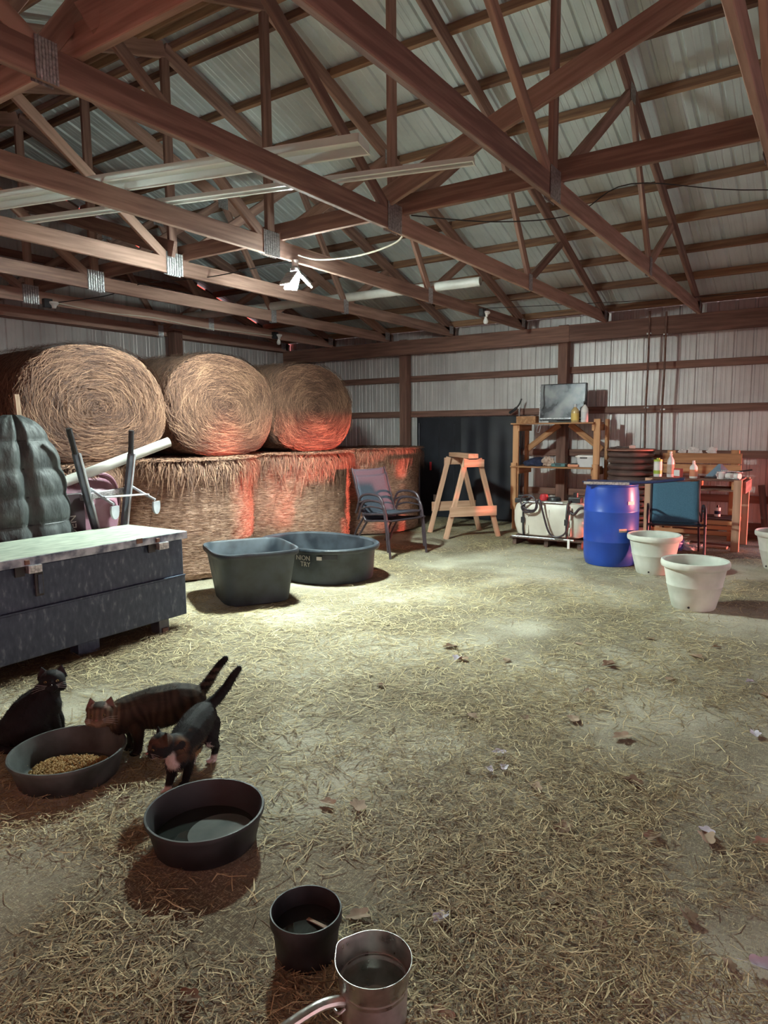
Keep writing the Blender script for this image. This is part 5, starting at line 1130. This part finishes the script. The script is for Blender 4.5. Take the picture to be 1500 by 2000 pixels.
# calico walking up to the water pan, head in profile to the left
t = cat('black calico cat with a white chest and white paws, standing at the water pan', (1.80, 2.235, 0), VIEW_RZ)
bm = bmesh.new()
limb(bm, [(0.0, 0.0, 0.175), (0.04, 0.06, 0.195), (0.085, 0.14, 0.205), (0.125, 0.21, 0.205)], [0.062, 0.068, 0.070, 0.066])
blob(bm, (0.06, 0.10, 0.175), (0.062, 0.10, 0.066), Matrix.Rotation(-0.5, 3, 'Z')); blob(bm, (-0.015, -0.02, 0.15), (0.05, 0.05, 0.06))
limb(bm, [(-0.01, -0.01, 0.185), (-0.03, -0.03, 0.205), (-0.055, -0.045, 0.215)], [0.055, 0.047, 0.042])
limb(bm, [(-0.035, -0.015, 0.13), (-0.04, -0.02, 0.075), (-0.055, -0.025, 0.025)], [0.033, 0.020, 0.016]); blob(bm, (-0.066, -0.034, 0.012), (0.024, 0.019, 0.012))
limb(bm, [(0.03, 0.0, 0.13), (0.03, 0.0, 0.075), (0.015, -0.005, 0.025)], [0.033, 0.020, 0.016]); blob(bm, (0.006, -0.014, 0.012), (0.024, 0.019, 0.012))
limb(bm, [(0.09, 0.20, 0.17), (0.075, 0.17, 0.105), (0.09, 0.205, 0.06), (0.07, 0.19, 0.02)], [0.046, 0.032, 0.018, 0.015]); blob(bm, (0.055, 0.178, 0.012), (0.026, 0.019, 0.012))
limb(bm, [(0.155, 0.20, 0.17), (0.15, 0.17, 0.105), (0.175, 0.19, 0.06), (0.16, 0.175, 0.02)], [0.048, 0.034, 0.018, 0.015]); blob(bm, (0.148, 0.162, 0.012), (0.026, 0.019, 0.012))
limb(bm, [(0.145, 0.235, 0.235), (0.195, 0.25, 0.262), (0.245, 0.26, 0.31), (0.278, 0.262, 0.358), (0.305, 0.262, 0.388)], [0.030, 0.026, 0.022, 0.019, 0.014])
T, Rm = head(bm, (-0.075, -0.055, 0.222), -1.25, 0.06, 1.04)
def c_calico(V, hl):
    n1 = vnoise(V, 28, 7); C = np.tile(np.array([0.008, 0.008, 0.009]), (len(V), 1))*(0.7+0.7*n1[:, None])
    o_ = vnoise(V, 19, 13); spot = np.exp(-(((V-np.array([0.005, -0.055, 0.215]))/np.array([0.03, 0.03, 0.04]))**2).sum(1))
    C = lerp(C, (0.13, 0.065, 0.03), np.clip((o_-0.66)*6, 0, 0.35)+np.clip(spot*1.4-0.15, 0, 0.8)*(o_ > 0.35))
    ch = np.exp(-(((V-np.array([-0.052, -0.058, 0.165]))/np.array([0.030, 0.040, 0.052]))**2).sum(1))*(0.45+1.0*vnoise(V, 30, 21))+0.7*np.exp(-(((V-np.array([-0.02, -0.06, 0.125]))/np.array([0.030, 0.04, 0.022]))**2).sum(1))*vnoise(V, 40, 23); C = lerp(C, (0.50, 0.45, 0.43), np.clip(ch*4-1.1, 0, 1))
    paw = np.clip((0.036-V[:, 2])/0.008, 0, 1); C = lerp(C, (0.56, 0.48, 0.45), paw*((V[:, 1] > 0.12) | (V[:, 0] < -0.03)))
    sock = np.clip((0.095-V[:, 2])/0.01, 0, 1)*(V[:, 1] > 0.12)*(V[:, 0] < 0.115); C = lerp(C, (0.34, 0.22, 0.12), sock*(V[:, 2] > 0.034))
    sock2 = (V[:, 1] > 0.12)*(V[:, 0] > 0.115)*np.clip(1-np.abs(V[:, 2]-0.095)/0.016, 0, 1); C = lerp(C, (0.5, 0.42, 0.40), np.clip(sock2*1.5, 0, 0.9)*(n1 > 0.4))
    hd = np.linalg.norm(hl, axis=1) < 0.07; face = hd*(hl[:, 1] < -0.02)*np.clip((vnoise(V, 45, 5)-0.5)*4, 0, 0.6); C = lerp(C, (0.10, 0.05, 0.03), face)
    jaw = hd*np.clip((-0.028-hl[:, 2])/0.008, 0, 1)*(hl[:, 1] < 0.0); C = lerp(C, (0.5, 0.42, 0.39), jaw*0.9)
    return C
finish_cat(t, bm, c_calico, 8000, 3, T, Rm, 1.04)

# orange and white cat almost out of the frame at the left edge
t = cat('orange and white cat, only a sliver showing at the left edge by the chest', (1.79, 4.0, 0), VIEW_RZ)
bm = bmesh.new()
limb(bm, [(-0.20, 0.0, 0.10), (-0.10, 0, 0.11), (-0.03, 0, 0.12)], [0.085, 0.085, 0.07]); blob(bm, (-0.2, 0, 0.07), (0.08, 0.09, 0.07)); blob(bm, (-0.02, -0.01, 0.10), (0.045, 0.055, 0.055))
for yy in (-0.035, 0.035): limb(bm, [(-0.02, yy, 0.08), (0.015, yy, 0.022)], [0.032, 0.02]); blob(bm, (0.028, yy, 0.013), (0.026, 0.019, 0.013))
limb(bm, [(-0.27, 0.03, 0.05), (-0.30, -0.05, 0.02), (-0.2, -0.12, 0.02)], [0.022, 0.019, 0.015]); limb(bm, [(-0.03, 0, 0.13), (-0.005, -0.01, 0.17)], [0.055, 0.045])
T, Rm = head(bm, (0.0, -0.015, 0.19), 0.9, 0.1, 1.0)
def c_orange(V, hl):
    C = lerp(np.tile(np.array([0.22, 0.085, 0.03]), (len(V), 1)), (0.36, 0.16, 0.06), vnoise(V*[1, 1, 0.4], 40, 3))
    wh = np.clip((V[:, 0]-0.0)/0.02, 0, 1)*(V[:, 2] < 0.17); C = lerp(C, (0.66, 0.62, 0.58), wh); return C
finish_cat(t, bm, c_orange, 4000, 4, T, Rm, 1.0)

# ================================================================= LEAVES
def leaf_mesh(seed, pale):
    rs = np.random.default_rng(seed); out = []
    for k in range(28):
        a = k/28*2*PI; lob = 0.62+0.38*abs(math.cos(2.5*(a-PI/2)))**0.8
        out.append((0.026*math.cos(a)*lob*1.15, 0.045*math.sin(a)*lob))
    bend = rs.uniform(0.2, 1.0); tw = rs.uniform(-8, 8)
    def zf(x, y): return 0.006+abs(x)*bend*0.7+0.16*y*y*80*0.03+tw*x*y
    vs = [(0, 0, zf(0, 0))]+[(x*0.5, y*0.5, zf(x*0.5, y*0.5)) for x, y in out]+[(x, y, zf(x, y)) for x, y in out]; n = 28
    fs = [(0, 1+i, 1+(i+1) % n) for i in range(n)]+[(1+i, 1+n+i, 1+n+(i+1) % n, 1+(i+1) % n) for i in range(n)]
    k0 = len(vs); vs += [(0.001, -0.04, zf(0, 0.04)), (-0.001, -0.04, zf(0, 0.04)), (-0.001, -0.068, 0.006), (0.001, -0.068, 0.006)]; fs.append((k0, k0+1, k0+2, k0+3))
    V = np.array(vs); V[:, 2] -= V[:, 2].min()-0.004
    me = bpy.data.meshes.new('oak_leaf'); me.from_pydata(V.tolist(), [], fs); me.update(); me.polygons.foreach_set('use_smooth', [True]*len(fs)); me.materials.append(M_PALELEAF if pale else M_LEAF); return me
LM = [leaf_mesh(i, False) for i in range(5)]; LP = [leaf_mesh(20+i, True) for i in range(2)]
ONES = 'nearest,second,third,fourth,fifth,sixth,seventh,eighth,ninth,tenth,eleventh,twelfth,thirteenth,fourteenth,fifteenth,sixteenth,seventeenth,eighteenth,nineteenth'.split(',')
def ordn(k):
    if k < 19: return ONES[k]
    t_, o_ = divmod(k+1, 10)
    return ('twentieth', 'thirtieth')[t_-2] if o_ == 0 else ('twenty-', 'thirty-')[t_-2]+('first', 'second', 'third', 'fourth', 'fifth', 'sixth', 'seventh', 'eighth', 'ninth')[o_-1]
def leaf_label(kind, lst, px, py):
    k = sorted(range(len(lst)), key=lambda q: -lst[q][1]).index(lst.index((px, py)))
    side = 'left part' if px < 500 else 'middle' if px < 1000 else 'right part' if px < 1300 else 'far right'
    return '%s on the floor, %s, %s of its kind from the viewer' % (kind, side, 'first' if k == 0 else ordn(k))
brown = [(905, 1290), (1310, 1328), (1215, 1440), (1270, 1248), (1235, 1530), (1345, 1792), (1275, 1635), (700, 1790), (1085, 1755), (1380, 1640), (1495, 1360), (370, 1950), (1250, 1960), (1100, 1620), (1025, 1405), (920, 1400),
         (880, 1265), (1130, 1258), (1150, 1350), (1045, 1540), (640, 1570), (1170, 1805), (700, 1575), (1425, 1885), (1190, 1300), (1360, 1285), (1400, 1265), (1120, 1405), (990, 1290), (1490, 1650), (860, 1990), (745, 1340), (240, 1565)]
for i, (px, py) in enumerate(brown):
    o = bpy.data.objects.new('oak_leaf', LM[i % 5]); COL.objects.link(o); o.location = gz(px, py, 0.010 if py > 1380 else 0.004); o.rotation_euler = (0, 0, rng.uniform(0, 6.28)); s = rng.uniform(0.75, 1.25)*(0.8 if py > 1700 else 1.0); o.scale = (s, s, s)
    meta(o, leaf_label('dry brown oak leaf', brown, px, py), 'leaf', 'dry brown oak leaves on the floor')
pale = [(975, 1472), (955, 1505), (985, 1500), (1465, 1333), (1475, 1435), (1490, 1895), (860, 1795), (893, 1288), (1380, 1625)]
for i, (px, py) in enumerate(pale):
    o = bpy.data.objects.new('bleached_leaf', LP[i % 2]); COL.objects.link(o); o.location = gz(px, py, 0.012 if py > 1380 else 0.004); o.rotation_euler = (0, 0, rng.uniform(0, 6.28)); s = rng.uniform(0.6, 1.0); o.scale = (s, s, s*1.4)
    meta(o, leaf_label('pale bleached leaf', pale, px, py), 'leaf', 'pale bleached leaves on the floor')

# ================================================================= LOOSE STRAW ON THE FLOOR
def straw(name, label, N, region, ln, wd, seed, patch, dens0, tone=(0.5, 0.25), lift=0.012, dirv=None):
    rs = np.random.default_rng(seed); x0, x1, y0, y1 = region
    p = np.stack([rs.uniform(x0, x1, N), rs.uniform(y0, y1, N), np.zeros(N)], -1)
    m_ = vnoise(p, patch, seed)*0.65+vnoise(p, patch*3.1, seed+1)*0.35
    # keep only what the camera side of the barn shows and thin it out over bare dirt
    q = (p-np.array([0, 0, H]))@RM; vis = (q[:, 2] > 0.3) & (np.abs(q[:, 0]/q[:, 2]) < 0.66) & (q[:, 1]/q[:, 2] < 0.85)
    for ex, ey, er in ((1.60, 2.73, 0.225), (1.59, 1.85, 0.20), (1.372, 1.19, 0.09), (1.298, 0.905, 0.085), (5.44, 4.2, 0.42), (5.4, 4.65, 0.42), (4.36, 4.33, 0.36), (7.57, 2.03, 0.27), (6.03, 0.925, 0.16), (7.28, 1.51, 0.16), (8.15, 0.42, 0.16)):
        vis &= (p[:, 0]-ex)**2+(p[:, 1]-ey)**2 > er*er
    fade = np.clip((4.4-q[:, 2])/2.6, 0, 1) if name == 'near_straw' else np.clip((q[:, 2]-2.0)/1.6, 0, 1)
    keep = vis & (rs.random(N) < fade) & (rs.random(N) < np.clip(dens0+(m_-0.44)*4.2, 0.03, 1.0)); p = p[keep]; m_ = m_[keep]; n_ = len(p)
    d = rs.uniform(0, 2*PI, n_); L_ = rs.gamma(3.0, ln/3.0, n_); dv = np.stack([np.cos(d), np.sin(d), rs.normal(0, 0.10, n_)], -1)*L_[:, None]/2
    p[:, 2] = rs.uniform(0.002, lift, n_)*np.clip(m_*1.8, 0.3, 1.4); b_ = np.stack([-np.sin(d), np.cos(d), rs.uniform(0, 0.5, n_)], -1)*(rs.normal(0, 0.12, n_)*L_)[:, None]
    pts = np.stack([p-dv, p+b_, p+dv], 1); pts[:, :, 2] = np.maximum(pts[:, :, 2], 0.0015)
    sv = unit(np.cross(dv, [0, 0, 1.0])+rs.normal(0, 0.3, (n_, 3))*0.2*L_[:, None])*(rs.uniform(0.6, 1.3, n_)*wd)[:, None]
    o = ribbons(name, pts, sv, np.clip(rs.normal(tone[0], tone[1], n_)+0.25*(vnoise(p, 1.2, seed+5)-0.5), 0, 1), M_STRAW); meta(o, label, 'straw', kind='stuff'); return o
straw('near_straw', 'loose yellow straw thickly scattered on the dirt in the foreground', 230000, (0.6, 4.6, -0.9, 4.4), 0.05, 0.0016, 3, 1.5, 0.40, (0.42, 0.28), 0.026)
straw('far_straw', 'thin loose straw scattered over the dirt farther back', 100000, (1.4, 9.9, -0.9, 5.4), 0.08, 0.0022, 4, 1.0, 0.30, (0.55, 0.22), 0.012)
